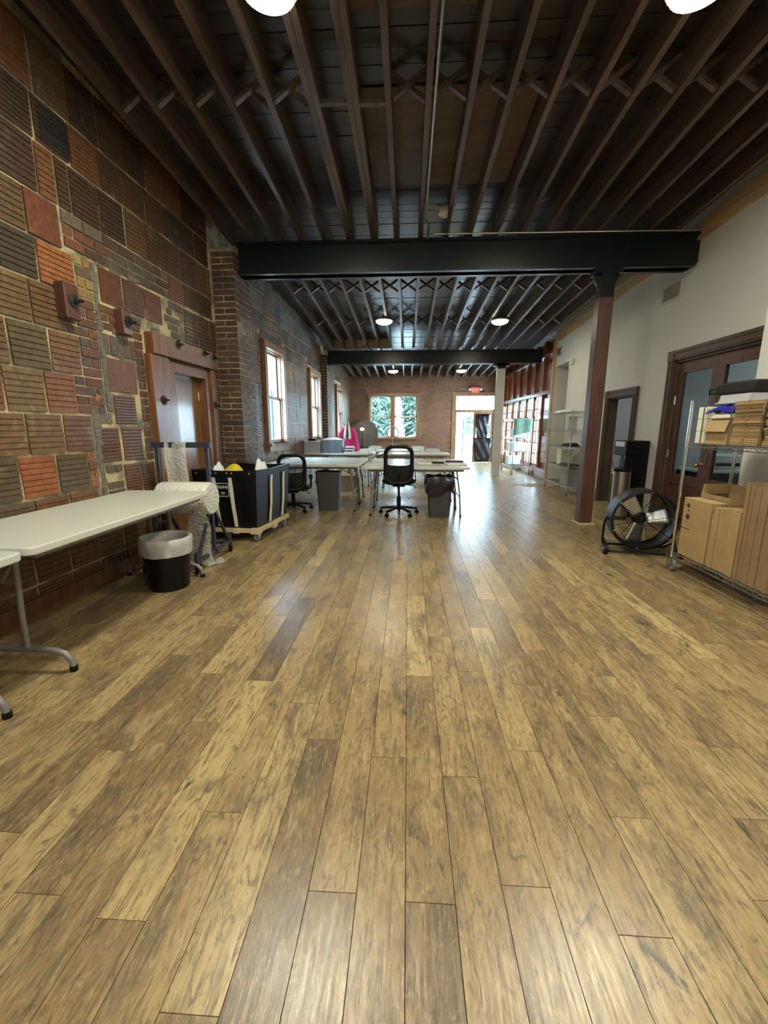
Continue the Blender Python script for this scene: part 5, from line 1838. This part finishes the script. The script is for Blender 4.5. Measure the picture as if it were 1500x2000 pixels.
def tree(name, label, x, y, hz, rx, rz_, n):
    t = thing(name, label, 'tree', (x, y, -.1), 0, 'trees across the street')
    MB().tube([(0, 0, 0), (.1, 0, hz * .5), (0, .1, hz)], .16, 8).build('trunk', M['bark'], t, smooth=True)
    f = MB()
    for _ in range(n):
        a, b = random.uniform(0, 2 * PI), random.uniform(-1, 1)
        r = random.uniform(.55, 1) ** .5
        c = Vector((rx * r * math.cos(a) * math.sqrt(1 - b * b), rx * r * math.sin(a) * math.sqrt(1 - b * b), hz + rz_ * r * b))
        d = Vector((random.uniform(-1, 1), random.uniform(-1, 1), random.uniform(-1, .3))).normalized()
        e = d.orthogonal().normalized()
        L, w = random.uniform(.25, .5), random.uniform(.06, .12)
        f.add([c - e * w, c + e * w, c + d * L + e * w * .3, c + d * L - e * w * .3], [(0, 1, 2, 3)])
    o = f.build('foliage', M['leaf'], t)
    o['kind'] = 'stuff'


tree('street_tree', 'leafy drooping tree behind the left half of the street window', -2.2, 26, 3.2, 1.2, 3.4, 3200)
tree('street_tree', 'leafy drooping tree behind the right half of the street window', .95, 26, 3.0, 1.3, 3.2, 3000)
tree('street_tree', 'small leafy tree seen through the open street door', 4.3, 30, 1.2, 1.6, 1.2, 1200)

car = thing('parked_car', 'white car parked on the street outside the window and door', 'car', (2.2, 20.6, -.1))
prof = [(-2.2, .35), (2.2, .35), (2.25, .75), (2.1, 1.0), (1.35, 1.08), (.75, 1.58), (-1.0, 1.6), (-1.75, 1.1), (-2.2, 1.0)]
MB().prism(prof, -.85, .85, 'Y').build('body', M['car_white'], car, fixn=True, bevel=.06, seg=2)
MB().prism([(1.15, 1.1), (.68, 1.5), (-.1, 1.52), (-.1, 1.1)], -.87, -.84, 'Y').prism([(-.2, 1.1), (-.2, 1.52), (-.95, 1.52), (-1.5, 1.1)], -.87, -.84, 'Y').build('side_window', M['car_glass'], car, fixn=True)
for x in (-1.35, 1.35):
    w = MB().cyl((x, -.88, .34), (x, -.62, .34), .34, n=28).cyl((x, .62, .34), (x, .88, .34), .34, n=28).build('wheel', M['black'], car, smooth=True)
    MB().cyl((x, -.90, .34), (x, -.86, .34), .2, n=20).build('hubcap', M['steel'], w)
fb = thing('street_building', 'pale building with dark windows across the street beyond the door', 'building', (6, 40, -.1))
MB().box(-2, 9, 0, 4, 0, 6).build('wall', M['stucco'], fb)
for x in (-1.2, .3, 1.8, 3.3):
    for z in (.9, 3.2):
        q = MB().box(x, x + .8, -.05, .02, z, z + 1.5).build('window', M['car_glass'], fb)
        MB().box(x - .08, x + .88, -.06, .01, z - .08, z).box(x + .37, x + .43, -.07, .0, z, z + 1.5).build('window_frame', M['white_paint'], q)
fc = thing('iron_fence', 'dark iron fence across the street seen through the open door', 'fence', (5.2, 33, -.1))
for k in range(30):
    MB().cyl((-2 + k * .14, 0, 0), (-2 + k * .14, 0, 1.1), .012, n=5).build('picket', M['iron'], fc)
MB().bar((-2.1, 0, .2), (2.2, 0, .2), .03, .03).bar((-2.1, 0, 1.0), (2.2, 0, 1.0), .03, .03).build('fence_rail', M['iron'], fc)
